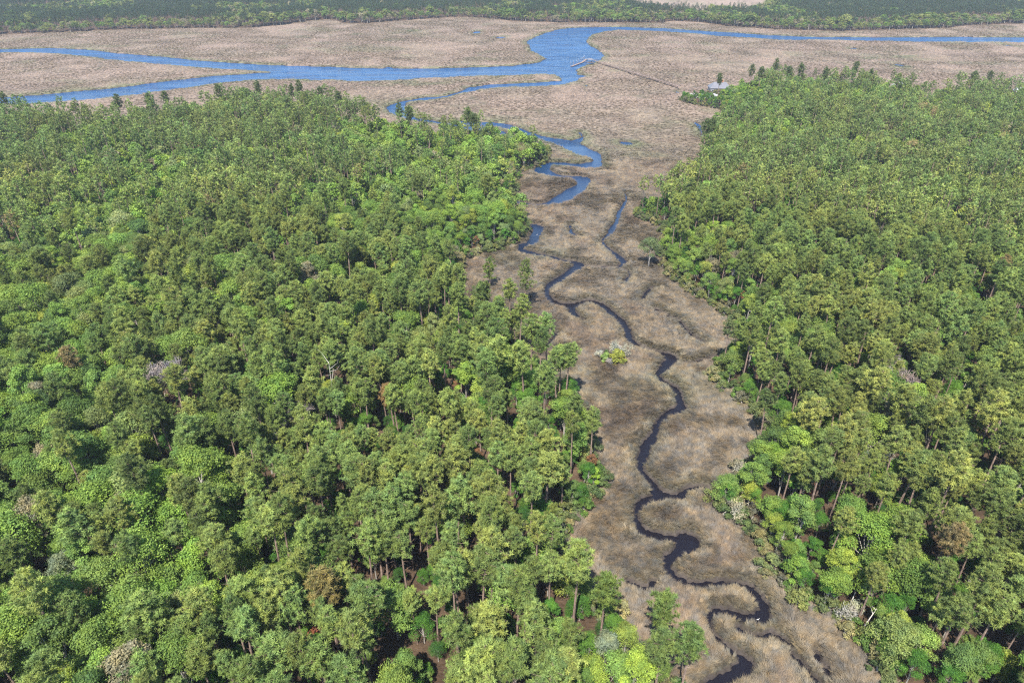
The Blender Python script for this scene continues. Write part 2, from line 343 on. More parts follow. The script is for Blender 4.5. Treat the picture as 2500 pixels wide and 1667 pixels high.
t.links.new(vm.outputs[0], p.inputs['Base Color']); p.inputs['Roughness'].default_value = .95; p.inputs['Specular IOR Level'].default_value = .08
bu = t.nodes.new('ShaderNodeBump'); bu.inputs['Strength'].default_value = .9; bu.inputs['Distance'].default_value = .6; t.links.new(n1.outputs['Fac'], bu.inputs['Height']); t.links.new(bu.outputs[0], p.inputs['Normal'])
M_GROUND = gm
# water
wm, t, p, o = mat_base('tidal_water')
p.inputs['Base Color'].default_value = (.009,.008,.011,1); p.inputs['Roughness'].default_value = .05; p.inputs['IOR'].default_value = 1.333
p.inputs['Specular IOR Level'].default_value = .42
geo = t.nodes.new('ShaderNodeNewGeometry')
mp = t.nodes.new('ShaderNodeMapping'); mp.inputs['Scale'].default_value = (.35, .9, 1); mp.inputs['Rotation'].default_value = (0, 0, .25); t.links.new(geo.outputs['Position'], mp.inputs['Vector'])
nn = t.nodes.new('ShaderNodeTexNoise'); nn.inputs['Scale'].default_value = .9; nn.inputs['Detail'].default_value = 5; nn.inputs['Roughness'].default_value = .62; t.links.new(mp.outputs[0], nn.inputs['Vector'])
nb = t.nodes.new('ShaderNodeTexNoise'); nb.inputs['Scale'].default_value = .016; nb.inputs['Detail'].default_value = 4; t.links.new(mp.outputs[0], nb.inputs['Vector'])
mr = t.nodes.new('ShaderNodeMapRange'); mr.inputs[1].default_value = .35; mr.inputs[2].default_value = .65; mr.inputs[3].default_value = .25; mr.inputs[4].default_value = .75; t.links.new(nb.outputs['Fac'], mr.inputs[0])
bu = t.nodes.new('ShaderNodeBump'); bu.inputs['Distance'].default_value = .5; t.links.new(mr.outputs[0], bu.inputs['Strength']); t.links.new(nn.outputs['Fac'], bu.inputs['Height'])
t.links.new(bu.outputs[0], p.inputs['Normal'])
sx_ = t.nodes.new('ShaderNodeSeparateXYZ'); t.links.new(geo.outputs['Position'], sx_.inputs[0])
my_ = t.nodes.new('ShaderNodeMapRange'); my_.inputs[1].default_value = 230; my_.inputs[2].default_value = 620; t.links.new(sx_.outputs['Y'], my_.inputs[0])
mc_ = t.nodes.new('ShaderNodeMix'); mc_.data_type = 'RGBA'; mc_.inputs[6].default_value = (.008,.007,.010,1); mc_.inputs[7].default_value = (.009,.058,.16,1)  # blue of the reflected sky painted into the base colour, stronger towards the river
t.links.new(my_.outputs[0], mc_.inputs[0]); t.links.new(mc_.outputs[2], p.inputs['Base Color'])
M_WATER = wm
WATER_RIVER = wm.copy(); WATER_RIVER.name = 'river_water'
WATER_RIVER.node_tree.nodes['Principled BSDF'].inputs['Roughness'].default_value = .12
t = WATER_RIVER.node_tree; pr = t.nodes['Principled BSDF']; t.nodes['Bump'].inputs['Distance'].default_value = 1.6
g_ = t.nodes.new('ShaderNodeNewGeometry'); m_ = t.nodes.new('ShaderNodeMapping'); m_.inputs['Scale'].default_value = (.02, .075, 1); m_.inputs['Rotation'].default_value = (0, 0, -.12)
n_ = t.nodes.new('ShaderNodeTexNoise'); n_.inputs['Scale'].default_value = 1.0; n_.inputs['Detail'].default_value = 7; n_.inputs['Roughness'].default_value = .65; n_.inputs['Distortion'].default_value = .8
t.links.new(g_.outputs['Position'], m_.inputs['Vector']); t.links.new(m_.outputs[0], n_.inputs['Vector'])
b_ = t.nodes.new('ShaderNodeBump'); b_.inputs['Strength'].default_value = 1.0; b_.inputs['Distance'].default_value = 5.0
t.links.new(n_.outputs['Fac'], b_.inputs['Height']); t.links.new(t.nodes['Bump'].outputs[0], b_.inputs['Normal']); t.links.new(b_.outputs[0], pr.inputs['Normal'])
r_ = t.nodes.new('ShaderNodeMapRange'); r_.inputs[1].default_value = .38; r_.inputs[2].default_value = .62; r_.inputs[3].default_value = .04; r_.inputs[4].default_value = .3
t.links.new(n_.outputs['Fac'], r_.inputs[0]); t.links.new(r_.outputs[0], pr.inputs['Roughness'])

# ------------------------------------------------------------------ the ground: one sheet to the horizon
ys = [18.0]
while ys[-1] < 1320:
    y = ys[-1]; ys.append(y + min(4.0, max(.5, y*y/66000)))
while ys[-1] < 16000: ys.append(ys[-1] + (ys[-1]-1290)*.25 + 5)
ys = np.array(ys)
us = np.linspace(-.93, .93, 760)
out = np.array([1.1, 1.5, 2.2, 4.0, 8.0, 14.0])
us = np.concatenate([-out[::-1], us, out])
gx = us[None, :]*(ys[:, None]*cp + CAM_H*sp); gy = np.repeat(ys[:, None], len(us), 1)
X, Y = gx.ravel(), gy.ravel()
wsd = water_sd(X, Y)
lw = sdp(X, Y, LW); rw = sdp(X, Y, RW); fw = np.where(Y > 950, sdp(X, Y, FW), -50.0)
fw = np.maximum(fw, np.where(Y > 2250, sdp(X, Y, FW2), -50.0))
wood = np.maximum(np.maximum(lw, rw), fw)
wsd = np.where((lw > 6) | (rw > 6), np.minimum(wsd, -8), wsd)
WL = -.85
r1, r2 = rills(X, Y)
Z = .25*(fbm(X*.07, Y*.07, 2, 3)-.5) + .35*(fbm(X*.5, Y*.5, 4, 2)-.5)*(Y < 600)
Z += .35*np.exp(-((-wsd-2.0)/1.8)**2)*(wsd < 0)
Z -= (r1*.7+r2*.45)*smooth(420, 520, Y)*(wood < 0)
bw = np.where(Y > 420, 2.2, .9)
Z = Z*(1-smooth(-bw, 0*bw, wsd)) + (-.35)*smooth(-bw, 0*bw, wsd)
Z -= 1.3*smooth(-.1, .9*bw, wsd)
Z += .9*smooth(-2, 14, wood)
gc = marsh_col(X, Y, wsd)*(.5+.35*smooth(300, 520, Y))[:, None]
mud = smooth(-.8, .2, wsd)[:, None]; gc = gc*(1-mud) + np.array([.055,.045,.04])*mud
floor = np.array([.075,.05,.032])*(1+.5*(fbm(X*.12, Y*.12, 61, 3)-.5))[:, None]
fwm = smooth(-1.5, 1.5, wood)[:, None]; gc = gc*(1-fwm) + floor*fwm
farw = smooth(1600, 2200, Y)[:, None]*fwm; gc = gc*(1-farw) + np.array([.03,.05,.02])*farw
RED = [(C3, (170, 612), 5, 5), (FU, (2290, 378), 9, 7), (C4, (2265, 1155), 3, 3), (FU, (1650,300), 3,3)]
for fr, c, rx, ry in RED:
    a, b = ground(*fr(*c)); q = smooth(1.25, .75, np.sqrt(((X-a)/rx)**2+((Y-b)/ry)**2)+.5*(fbm(X*.5, Y*.5, 3, 2)-.5))[:, None]
    gc = gc*(1-q) + np.array([.34,.13,.08])*q
nr, nc = len(ys), len(us)
me = bpy.data.meshes.new('marsh_ground')
me.vertices.add(nr*nc); me.vertices.foreach_set('co', np.column_stack([X, Y, Z]).astype(np.float32).ravel())
i = np.arange(nr-1)[:, None]*nc + np.arange(nc-1)[None, :]; i = i.ravel()
q = np.column_stack([i, i+1, i+nc+1, i+nc]).astype(np.int32)
me.loops.add(q.size); me.loops.foreach_set('vertex_index', q.ravel()); me.polygons.add(len(q))
me.polygons.foreach_set('loop_start', np.arange(0, q.size, 4, dtype=np.int32)); me.polygons.foreach_set('use_smooth', np.ones(len(q), bool))
me.update(calc_edges=True)
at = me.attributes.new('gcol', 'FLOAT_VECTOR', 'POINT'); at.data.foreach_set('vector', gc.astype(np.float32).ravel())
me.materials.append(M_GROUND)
new_obj('ground', me, kind='structure')
zsamp_rows, zgrid = ys, Z.reshape(nr, nc)
def ground_z(x, y):
    x = np.atleast_1d(np.asarray(x, float)); y = np.atleast_1d(np.asarray(y, float))
    r = np.clip(np.searchsorted(ys, y)-1, 0, nr-2); fy = np.clip((y-ys[r])/(ys[r+1]-ys[r]), 0, 1)
    def row(rr):
        u = x/(ys[rr]*cp+CAM_H*sp); c = np.clip(np.searchsorted(us, u)-1, 0, nc-2); fx = np.clip((u-us[c])/(us[c+1]-us[c]), 0, 1)
        return zgrid[rr, c]*(1-fx)+zgrid[rr, c+1]*fx
    return row(r)*(1-fy)+row(r+1)*fy
# water sheets: creek near, river beyond, butted end to end
def sheet(name, y0, y1, mat):
    m = mesh_np(name, [(-2600,y0,WL),(2600,y0,WL),(2600,y1,WL),(-2600,y1,WL)], [(0,1,2,3)], [mat]); new_obj(name, m, kind='structure')
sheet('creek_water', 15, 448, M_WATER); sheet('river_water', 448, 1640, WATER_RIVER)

# ------------------------------------------------------------------ plant prototypes
proto_rng = np.random.RandomState(11)
def unit(n, rng):
    v = rng.normal(size=(n, 3)); return v/np.linalg.norm(v, axis=1)[:, None]
def tube_path(mb, pts, rad, n=6):
    for a, b, r0, r1 in zip(pts[:-1], pts[1:], rad[:-1], rad[1:]): mb.bar(a, b, r0, r1, n)
def tris_from(c, d, r, wd, rng):
    """needle spikes: base two points near c, tip at c+d*r"""
    side = np.cross(d, unit(len(d), rng)); side /= np.linalg.norm(side, axis=1)[:, None]+1e-9
    a = c + d*(r*.1)[:, None] - side*wd[:, None]; b = c + d*(r*.1)[:, None] + side*wd[:, None]; e = c + d*r[:, None]
    V = np.stack([a, b, e], 1).reshape(-1, 3); return V
def pine_proto(seed, hi=True, H=22.0, R=3.5, cb=.58, sparse=1.0):
    rng = np.random.RandomState(seed)
    lean = rng.normal(0, .35, 2)
    tp = [(lean[0]*t*t, lean[1]*t*t, H*.97*t) for t in (0, .3, .6, .85, 1)]
    tk = MB(); tube_path(tk, tp, [.27, .21, .16, .1, .03], 6 if hi else 3)
    br = MB(); nb = int((84 if hi else 30)*sparse)
    lob = rng.uniform(.55, 1.2, 9)
    PC = []; PR = []
    zc = H*cb
    for k in range(nb):
        t = ((k+.5)/nb)**.85; phi = k*2.39996+rng.normal(0, .35)
        prof = (1-t**2.6)**.55*(.62+.38*min(1, t/.22))
        rr = R*prof*lob[int((phi/(2*math.pi) % 1)*9) % 9]*rng.uniform(.75, 1.1)
        z0 = zc+t*(H-zc)*.93; tx = lean*(z0/H)**2
        tip = np.array([tx[0]+rr*math.cos(phi), tx[1]+rr*math.sin(phi), z0+.28*rr+rng.normal(0, .3)])
        base = np.array([tx[0], tx[1], z0-.15*rr])
        if k % (2 if hi else 3) == 0: br.bar(base, tip, .05, .015, 3)
        fr = (1.0, .72, .42) if rr > 1.2 else (1.0,)
        for f_ in fr[:(3 if hi else 2)]:
            PC.append(base+(tip-base)*f_+rng.normal(0, .28, 3)); PR.append(rng.uniform(.55, .9) if hi else rng.uniform(.85, 1.25))
    PC.append(np.array([lean[0], lean[1], H-.2])); PR.append(.8)
    # a few dead stubs below the crown
    for k in range(7 if hi else 0):
        z = zc*rng.uniform(.55, 1.0); ph = rng.uniform(0, 6.28); L = rng.uniform(.6, 1.8)
        tx = lean*(z/H)**2; br.bar((tx[0], tx[1], z), (tx[0]+L*math.cos(ph), tx[1]+L*math.sin(ph), z+.25*L), .035, .01, 3)
    PC = np.array(PC); PR = np.array(PR); nn = 34 if hi else 10
    c = np.repeat(PC, nn, 0); r = np.repeat(PR, nn)*rng.uniform(.7, 1.1, len(c))
    d = unit(len(c), rng); d[:, 2] = d[:, 2]*.75+.3; d /= np.linalg.norm(d, axis=1)[:, None]
    V = tris_from(c, d, r, (np.full(len(c), .07) if hi else np.full(len(c), .2)), rng)
    pv = np.repeat(rng.uniform(.68, 1.3, len(PC)), nn)*rng.uniform(.85, 1.15, len(c)); var = np.repeat(pv, 3)
    return tk, br, V, var
def quads(c, nrm, size, rng):
    u = np.cross(nrm, unit(len(c), rng)); u /= np.linalg.norm(u, axis=1)[:, None]+1e-9; v = np.cross(nrm, u)
    s = size[:, None]; V = np.stack([c-u*s*.9, c-v*s*.55, c+u*s, c+v*s*.55], 1).reshape(-1, 3); return V
def broad_proto(seed, hi=True, H=15.0, R=4.0, cb=.35, nl=13, dens=1.0):
    rng = np.random.RandomState(seed)
    tk = MB(); tp = [(0, 0, 0), (rng.normal(0, .1), rng.normal(0, .1), H*.25), (rng.normal(0, .3), rng.normal(0, .3), H*.55), (rng.normal(0, .3), rng.normal(0, .3), H*.85)]
    tube_path(tk, tp, [.3, .22, .15, .05], 6 if hi else 3)
    br = MB(); lc = []; lr = []
    for k in range(nl):
        t = (k+.5)/nl; phi = k*2.39996+rng.normal(0, .3)
        el = t*1.45; rr = R*math.cos(el*.98)*rng.uniform(.7, 1.12)
        z = H*cb + (H*(1-cb))*(.18+.74*math.sin(el))*rng.uniform(.9, 1.08)
        L = rng.uniform(.27, .47)*R
        c = np.array([rr*math.cos(phi)*.78, rr*math.sin(phi)*.78, z-L*.3]); lc.append(c); lr.append(L*rng.uniform(.75,1.15))
        br.bar(tp[1+(k % 2)], c, .09, .03, 3)
    lc = np.array(lc); lr = np.array(lr)
    n = int((7000 if hi else 800)*dens); pr = lr**2/np.sum(lr**2); idx = rng.choice(nl, n, p=pr)
    d = unit(n, rng); d[:, 2] = np.abs(d[:, 2])*rng.choice([1, 1, 1, -.4], n); d /= np.linalg.norm(d, axis=1)[:, None]
    bump = 1+.3*np.sin(d[:, 0]*7+idx)*np.sin(d[:, 1]*6+2*idx)*np.cos(d[:, 2]*5)
    rad = lr[idx]*bump*rng.uniform(.4, 1.22, n)**.6
    c = lc[idx]+d*rad[:, None]*np.array([1.05, 1.05, .8])
    nrm = d*.75+unit(n, rng)*.75+np.array([0, 0, .35]); nrm /= np.linalg.norm(nrm, axis=1)[:, None]
    V = quads(c, nrm, rng.uniform(.12, .24, n) if hi else rng.uniform(.34, .62, n), rng)
    lv = rng.uniform(.8, 1.2, nl); var = np.repeat(lv[idx]*rng.uniform(.75, 1.25, n), 4)
    return tk, br, V, var
def bare_proto(seed, H=13.0, R=3.8, tw=260, fol=0, lean=0.0, w0=.16):
    rng = np.random.RandomState(seed); br = MB(); tk = MB(); tips = []
    def grow(p, d, L, r, lev):
        q = p+d*L; (tk if lev == 0 else br).bar(p, q, r, r*.62, 5 if lev < 2 else 3)
        if lev >= 4: tips.append(q); return
        for k in range(rng.randint(2, 4) if lev else 5):
            nd = d+unit(1, rng)[0]*(.75 if lev else .9); nd[2] += .12; nd /= np.linalg.norm(nd)
            grow(q if k < 2 else p+d*L*rng.uniform(.5, .95), nd, L*rng.uniform(.55, .8) if lev else L*rng.uniform(.4, .55), r*.6, lev+1)
    d0 = np.array([lean, 0, 1.]); d0 /= np.linalg.norm(d0)
    grow(np.array([0., 0., 0.]), d0, H*.42, w0, 0)
    tips = np.array(tips); n = tw
    idx = rng.choice(len(tips), n); c = tips[idx]+rng.normal(0, .35, (n, 3)); d = unit(n, rng); d[:, 2] += .4; d /= np.linalg.norm(d, axis=1)[:, None]
    V = tris_from(c, d, rng.uniform(.4, .95, n), np.full(n, .05), rng); F_ = [(3*i, 3*i+1, 3*i+2) for i in range(n)]
    var = np.repeat(rng.uniform(.8, 1.2, n), 3)
    if fol:
        idx = rng.choice(len(tips), fol); c = tips[idx]+rng.normal(0, .55, (fol, 3)); nr_ = unit(fol, rng)+np.array([0, 0, .5]); nr_ /= np.linalg.norm(nr_, axis=1)[:, None]
        V2 = quads(c, nr_, rng.uniform(.1, .2, fol), rng); k = len(V)
        F_ += [(k+4*i, k+4*i+1, k+4*i+2, k+4*i+3) for i in range(fol)]; V = np.vstack([V, V2]); var = np.concatenate([var, np.repeat(rng.uniform(.8, 1.2, fol), 4)])
    return tk, br, V, var, F_
def faces_for(V, k): n = len(V)//k; return [tuple(range(k*i, k*i+k)) for i in range(n)]
PROTO = {}   # name -> dict(trunk=, branches=, crown=, joined=)
def register(key, tk, br, V, var, k, leafm, barkm, F_=None):
    F_ = F_ or faces_for(V, k)
    d = dict(trunk=tk.mesh('trunk', barkm), branches=br.mesh('branches', barkm), crown=mesh_np('crown', V, F_, [leafm], var=var))
    n1, n2 = len(tk.v), len(tk.v)+len(br.v)
    allf = tk.f+[tuple(i+n1 for i in f) for f in br.f]; nbk = len(allf); allf = allf+[tuple(i+n2 for i in f) for f in F_]
    allv = tk.v+br.v+[tuple(v) for v in V]
    me = mesh_np(key, allv, allf, [leafm, barkm], [1]*nbk+[0]*len(F_), np.concatenate([np.ones(n2), var]))
    d['joined'] = me; PROTO[key] = d
NP_, NB_ = 6, 6
for k in range(NP_):
    H, R, cb, spa = [(22,2.75,.62,.8), (23,2.35,.67,.72), (21,3.1,.62,.88), (24,2.6,.66,.8), (20,2.3,.64,.66), (22,3.3,.66,.85)][k]
    register('pine_hi%d' % k, *pine_proto(100+k, True, H, R, cb, spa), 3, M_NEEDLE, M_BARK)
    register('pine_lo%d' % k, *pine_proto(200+k, False, H, R*1.05, cb, spa), 3, M_NEEDLE, M_BARK)
for k in range(NB_):
    H, R, cb, nl = [(15,4.2,.38,14), (16,3.6,.4,12), (13,4.6,.35,16), (17,4.0,.42,13), (12,3.4,.3,11), (15,5.0,.38,18)][k]
    register('broad_hi%d' % k, *broad_proto(300+k, True, H, R, cb, nl), 4, M_LEAF, M_BARKG)
    register('broad_lo%d' % k, *broad_proto(400+k, False, H, R, cb, nl), 4, M_LEAF, M_BARKG)
for k in range(3):
    register('shrub%d' % k, *broad_proto(500+k, True, 3.4, 1.9, .08, 8, .16), 4, M_LEAF, M_BARKG)
    register('bare%d' % k, *bare_proto(600+k, 14, 3.8, 2600, 0)[:4], 3, M_TWIG, M_BARKG)
a = bare_proto(620, 13, 4, 500, 2600); register('bud0', *a[:4], 3, M_LEAF, M_BARKG, a[4])
a = bare_proto(621, 14, 4, 500, 2400); register('bud1', *a[:4], 3, M_LEAF, M_BARKG, a[4])
for k in range(3):
    a = bare_proto(640+k, 4.2, 2, 600, 110, .2*k, .09); register('lichen%d' % k, *a[:4], 3, M_TWIG, M_SNAG, a[4])
register('sparse_pine', *pine_proto(150, True, 12, 2.1, .3, .6), 3, M_NEEDLE, M_BARK)
register('lone_pine', *pine_proto(151, True, 21, 3.3, .42, .75), 3, M_NEEDLE, M_BARK)

# ------------------------------------------------------------------ where the trees stand
rng = np.random.RandomState(5)
def gpt(fr, x, y, z=0): return ground(*fr(x, y), z)
ANCH = [(60,270,.3),(60,380,.1),(30,480,.15),(200,320,.7),(250,400,.8),(180,520,.8),(240,560,.95),(60,600,.6),(130,700,.85),(60,800,.85),(230,720,.85),(100,950,.9),(200,1000,.9),(60,1150,.9),(200,1180,.75),(50,1350,.9),(180,1450,.9),(300,1330,.7),(250,1560,.7),(480,1270,.5),(350,1150,.25),(400,300,.15),(500,450,.06),(400,600,.1),(350,800,.25),(600,600,.06),(700,800,.05),(500,900,.06),(800,1000,.08),(1000,900,.05),(1200,950,.08),(600,1100,.12),(900,1250,.12),(600,1400,.15),(450,1500,.1),(900,1500,.12),(1200,1350,.15),(1100,1100,.12),(1300,1150,.25),(1450,1540,.25),(700,380,.3),(850,330,.9),(1000,350,.95),(1150,320,.8),(800,450,.7),(950,450,.85),(1100,420,.8),(880,560,.5),(1050,530,.75),(1170,480,.8),(700,260,.1),(1000,650,.25),
 (1600,215,.95),(1700,230,.85),(1850,200,.7),(2050,220,.6),(2300,220,.5),(1750,280,.75),(1900,290,.4),(2100,300,.4),(2300,300,.4),(1750,380,.1),(1650,450,.06),(1600,540,.4),(1560,600,.95),(1620,620,.9),(1700,680,.7),(1900,450,.12),(2100,500,.12),(2300,500,.15),(1850,650,.12),(2000,700,.15),(2200,750,.15),(2300,650,.25),(1720,740,.8),(1700,850,.5),(1850,850,.15),(2000,900,.08),(2200,950,.08),(1700,950,.4),(1850,1000,.2),(1780,1060,.9),(1750,1140,.95),(1880,1180,.2),(2000,1150,.2),(2200,1200,.1),(2300,1300,.08),(1830,1240,.85),(1900,1320,.9),(2020,1330,.5),(2100,1450,.4),(2250,1450,.06),(2120,1560,.4),(1990,1430,.9)]
AX = np.array([gpt(FU, a, b, 14) for a, b, c in ANCH]); AF = np.array([c for *_, c in ANCH])
def bfrac(x, y):
    sc = np.array([1, .6]); P = np.column_stack([x, y])
    num = 0; den = 0
    for (ax, ay), f in zip(AX, AF):
        d2 = ((P[:, 0]-ax))**2+((P[:, 1]-ay)*.7)**2+60; wt = 1/d2**1.7; num = num+wt*f; den = den+wt
    return num/den
def jitter_grid(x0, x1, y0, y1, s, rng):
    nx, ny = int((x1-x0)/s), int((y1-y0)/(s*.87)); i, j = np.meshgrid(np.arange(nx), np.arange(ny))
    x = x0+(i+.5*(j % 2))*s; y = y0+j*s*.87
    x = (x+rng.uniform(-.36, .36, x.shape)*s).ravel(); y = (y+rng.uniform(-.36, .36, y.shape)*s).ravel(); return x, y
T = []    # dicts of trees
KEEP_OUT = []
def in_view(x, y, mx=1.12):
    d = y*cp+CAM_H*sp; return (np.abs(x)/d < .75*mx) & (y > 34)
# special single trees: name, proto, frame, (x,y,z), scale, tint, label, category, rotation, tilt
PINE_T = 1.12*np.array([(.154,.200,.054),(.172,.212,.056),(.132,.174,.050),(.188,.216,.058),(.138,.192,.056)])
BROAD_T = 1.12*np.array([(.150,.228,.044),(.124,.190,.040),(.092,.148,.036),(.182,.258,.046),(.208,.258,.048),(.158,.20,.068)])
SPECIAL = [
 ('pine_tree','sparse_pine',FU,(1125,660,0),1.0,(.13,.18,.04),'slender young pine alone in the marsh bay, left of the tall lone pine','pine'),
 ('pine_tree','lone_pine',FU,(1205,711,0),1.0,(.13,.17,.045),'tall lone pine with bare lower trunk on the marsh point beside the creek bend','pine'),
 ('oak_tree','broad_hi2',FU,(1490,612,0),1.0,(.125,.165,.07),'round dark olive tree standing in marsh just off the right wood','tree'),
 ('bare_tree','bare0',FU,(373,905,9),1.5,(.20,.175,.165),'large leafless grey tree deep in the left wood','tree'),
 ('bare_tree','bare1',FU,(2044,900,9),1.5,(.20,.16,.145),'big leafless brown-grey tree in the middle of the right wood','tree'),
 ('bare_tree','bare2',FU,(2091,945,8),1.0,(.20,.155,.14),'small leafless tree below the big leafless tree of the right wood','tree'),
 ('bare_tree','bare2',FU,(686,962,11),1.15,(.19,.17,.165),'small grey leafless tree among the pines left of the rust-brown pine','tree'),
 ('pine_tree','pine_hi4',FU,(900,915,14),.95,(.23,.155,.065),'dying pine with rust-orange needles in the middle of the left wood','pine'),
 ('pine_tree','pine_hi2',FU,(752,1375,15),1.0,(.20,.17,.06),'pine with brownish-olive thinning crown near the foot of the left wood','pine'),
 ('budding_tree','bud0',FU,(2110,292,7),1.9,(.30,.22,.11),'very broad tan budding tree in the far part of the right wood','tree'),
 ('budding_tree','bud1',FU,(2296,352,7),1.35,(.33,.30,.10),'yellow-tan budding tree beside the patch of red clay','tree'),
 ('budding_tree','bud0',FU,(2262,362,6),1.0,(.27,.19,.10),'smaller tan tree left of the yellow-tan tree by the red clay','tree'),
 ('budding_tree','bare1',FU,(2140,262,9),1.1,(.34,.30,.28),'grey leafless tree just behind the very broad tan tree','tree'),
 ('budding_tree','bud1',FU,(1075,412,7),1.0,(.27,.21,.17),'pinkish-grey budding tree in the leafy part of the left wood','tree'),
 ('budding_tree','bud1',FU,(1190,360,7),1.1,(.25,.22,.11),'tan budding tree at the left wood edge by the creek bend','tree'),
 ('budding_tree','bud0',FU,(1165,395,6),.9,(.30,.28,.13),'straw-coloured tree near the water at the left wood corner','tree'),
 ('budding_tree','bud0',FU,(780,300,8),1.1,(.26,.24,.20),'pale grey budding tree in the far leafy part of the left wood','tree'),
 ('leafy_tree','broad_hi1',FU,(1929,1305,8),.85,(.22,.28,.045),'bright yellow-green tree behind the lichened bushes of the right bank','tree'),
 ('bare_tree','bare0',FU,(2009,1300,7),.75,(.26,.27,.23),'grey lichen-covered tree right of the bright yellow-green tree','tree'),
 ('bare_tree','bare1',FU,(2013,1068,7),.8,(.26,.28,.23),'whitish lichened tree among pines of the right wood above the pale bushes','tree'),
 ('leafy_tree','broad_hi3',FU,(1391,1500,6),.7,(.20,.24,.15),'pale silvery-leaved tree at the bottom of the left wood by the marsh','tree'),
 ('leafy_tree','broad_hi0',FU,(138,1280,12),.9,(.20,.24,.14),'pale silvery-leaved tree low in the left part of the left wood','tree'),
 ('leafy_tree','broad_hi4',FU,(30,1370,11),1.0,(.19,.29,.06),'pale yellow-green tree at the left edge of the left wood','tree'),
 ('leafy_tree','broad_hi4',FU,(160,1165,12),.8,(.22,.28,.05),'small yellow-green tree among dark leafy trees in the left wood','tree'),
 ('leafy_tree','broad_hi1',FU,(1455,1090,0),.01,(.1,.1,.1),'','skip'),
 ('leafy_tree','broad_hi4',FU,(1365,1092,5),.6,(.19,.30,.04),'bright yellow-green tree leaning over the marsh at the left wood edge','tree'),
 ('leafy_tree','broad_hi0',FU,(1775,1065,7),.85,(.17,.27,.035),'bright lime-green tree above the pale bushes on the right bank','tree'),
 ('leafy_tree','broad_hi3',FU,(1830,705,9),.9,(.16,.27,.035),'bright green tree at the right wood edge','skip'),
 ('leafy_tree','broad_hi4',FU,(1835,828,8),.7,(.24,.34,.035),'vivid yellow-green tree behind the grey-green tree at the right marsh edge','skip'),
 ('leafy_tree','broad_hi5',FU,(205,520,9),1.15,(.20,.27,.05),'broad yellow-green tree in the light strip of the left wood','tree'),
 ('leafy_tree','broad_hi5',FU,(285,530,9),1.1,(.26,.30,.12),'very pale green tree at the edge of the dark pines','tree'),
 ('pine_tree','pine_hi2',FU,(1389,1365,15),1.05,(.12,.17,.04),'wide double-crowned pine overhanging the marsh near the bottom creek bends','pine'),
 ('pine_tree','pine_hi0',FU,(1529,1425,15),1.0,(.12,.17,.045),'pine standing alone out on the marsh nearest the winding creek','pine'),
 ('pine_tree','pine_hi5',FU,(1582,1502,15),.95,(.11,.165,.045),'rightmost pine at the bottom of the left wood','pine'),
 ('pine_tree','pine_hi3',FU,(1518,1505,15),.9,(.11,.155,.045),'pine left of the rightmost pine at the bottom of the left wood','pine'),
 ('pine_tree','pine_hi1',C4,(1985,560,14),.85,(.09,.125,.04),'pine with long bare pale trunk at the marsh edge of the right wood','pine'),
 ('pine_tree','pine_hi0',C4,(2010,150,14),.95,(.14,.17,.045),'yellowish pine near the right marsh edge behind the lime-green trees','pine'),
 ('pine_tree','pine_hi1',C4,(1700,80,12),.8,(.12,.15,.06),'grey-green pine standing out on the right marsh edge','pine'),
 ('pine_tree','pine_hi3',FU,(330,1130,17),1.15,(.10,.135,.042),'big pine with a long dark leaning trunk in the left wood','pine'),
 ('pine_tree','pine_hi2',FU,(440,1150,17),1.05,(.115,.145,.042),'big pine just right of the one with the long dark trunk','pine'),
]
for s in SPECIAL:
    if s[7] == 'skip': continue
    x, y = gpt(s[2], *s[3]); KEEP_OUT.append((x, y, 3.0 if 'pine' in s[1] else 3.6))
for px, py in [(1758,193),(1835,172),(1858,176),(1890,170),(1925,172),(1957,173),(2015,178),(2084,172),(2127,176),(2377,181),(2417,186),
               (5,242),(361,232),(404,228),(537,222),(595,218),(632,217),(712,216),(733,220),(781,226),(829,232),(287,250),(212,258),
               (975,276),(1003,280),(1142,285),(1160,290),(1735,300),(1725,310)]:
    x, y = ground(px, py+(15 if px < 1300 else 8), 18); T.append(dict(kind='pine', x=x, y=y, s=1.08+.12*rng.rand(), v=rng.randint(NP_), tint=np.array([.10,.135,.048]), edge=True))
    KEEP_OUT.append((x, y, 3.5))
HOUSES = [(gpt(C2, 955, 425), 16, 1.3), (ground(1718, 240), 15, 1.3), ((ground(2195, 238)[0], ground(2195, 238)[1]-32), 9, 4.5), ((ground(2494, 250)[0], ground(2494, 250)[1]-32), 9, 4.5)]
KO = np.array(KEEP_OUT)
def keep(x, y):
    k = keep2(x, y)
    for a, b, r in KEEP_OUT: k &= (x-a)**2+(y-b)**2 > r*r
    return k
def keep2(x, y):
    k = np.ones(x.shape, bool)
    for (a, b), r, st in HOUSES: k &= ((x-a)**2+((y-b)/st)**2 > r*r)
    for fr, c, rx, ry in RED[:2]:
        a, b = ground(*fr(*c)); k &= (((x-a)/(rx*.8))**2+((y-b+11)/(ry*2.6))**2 > 1)
    return k
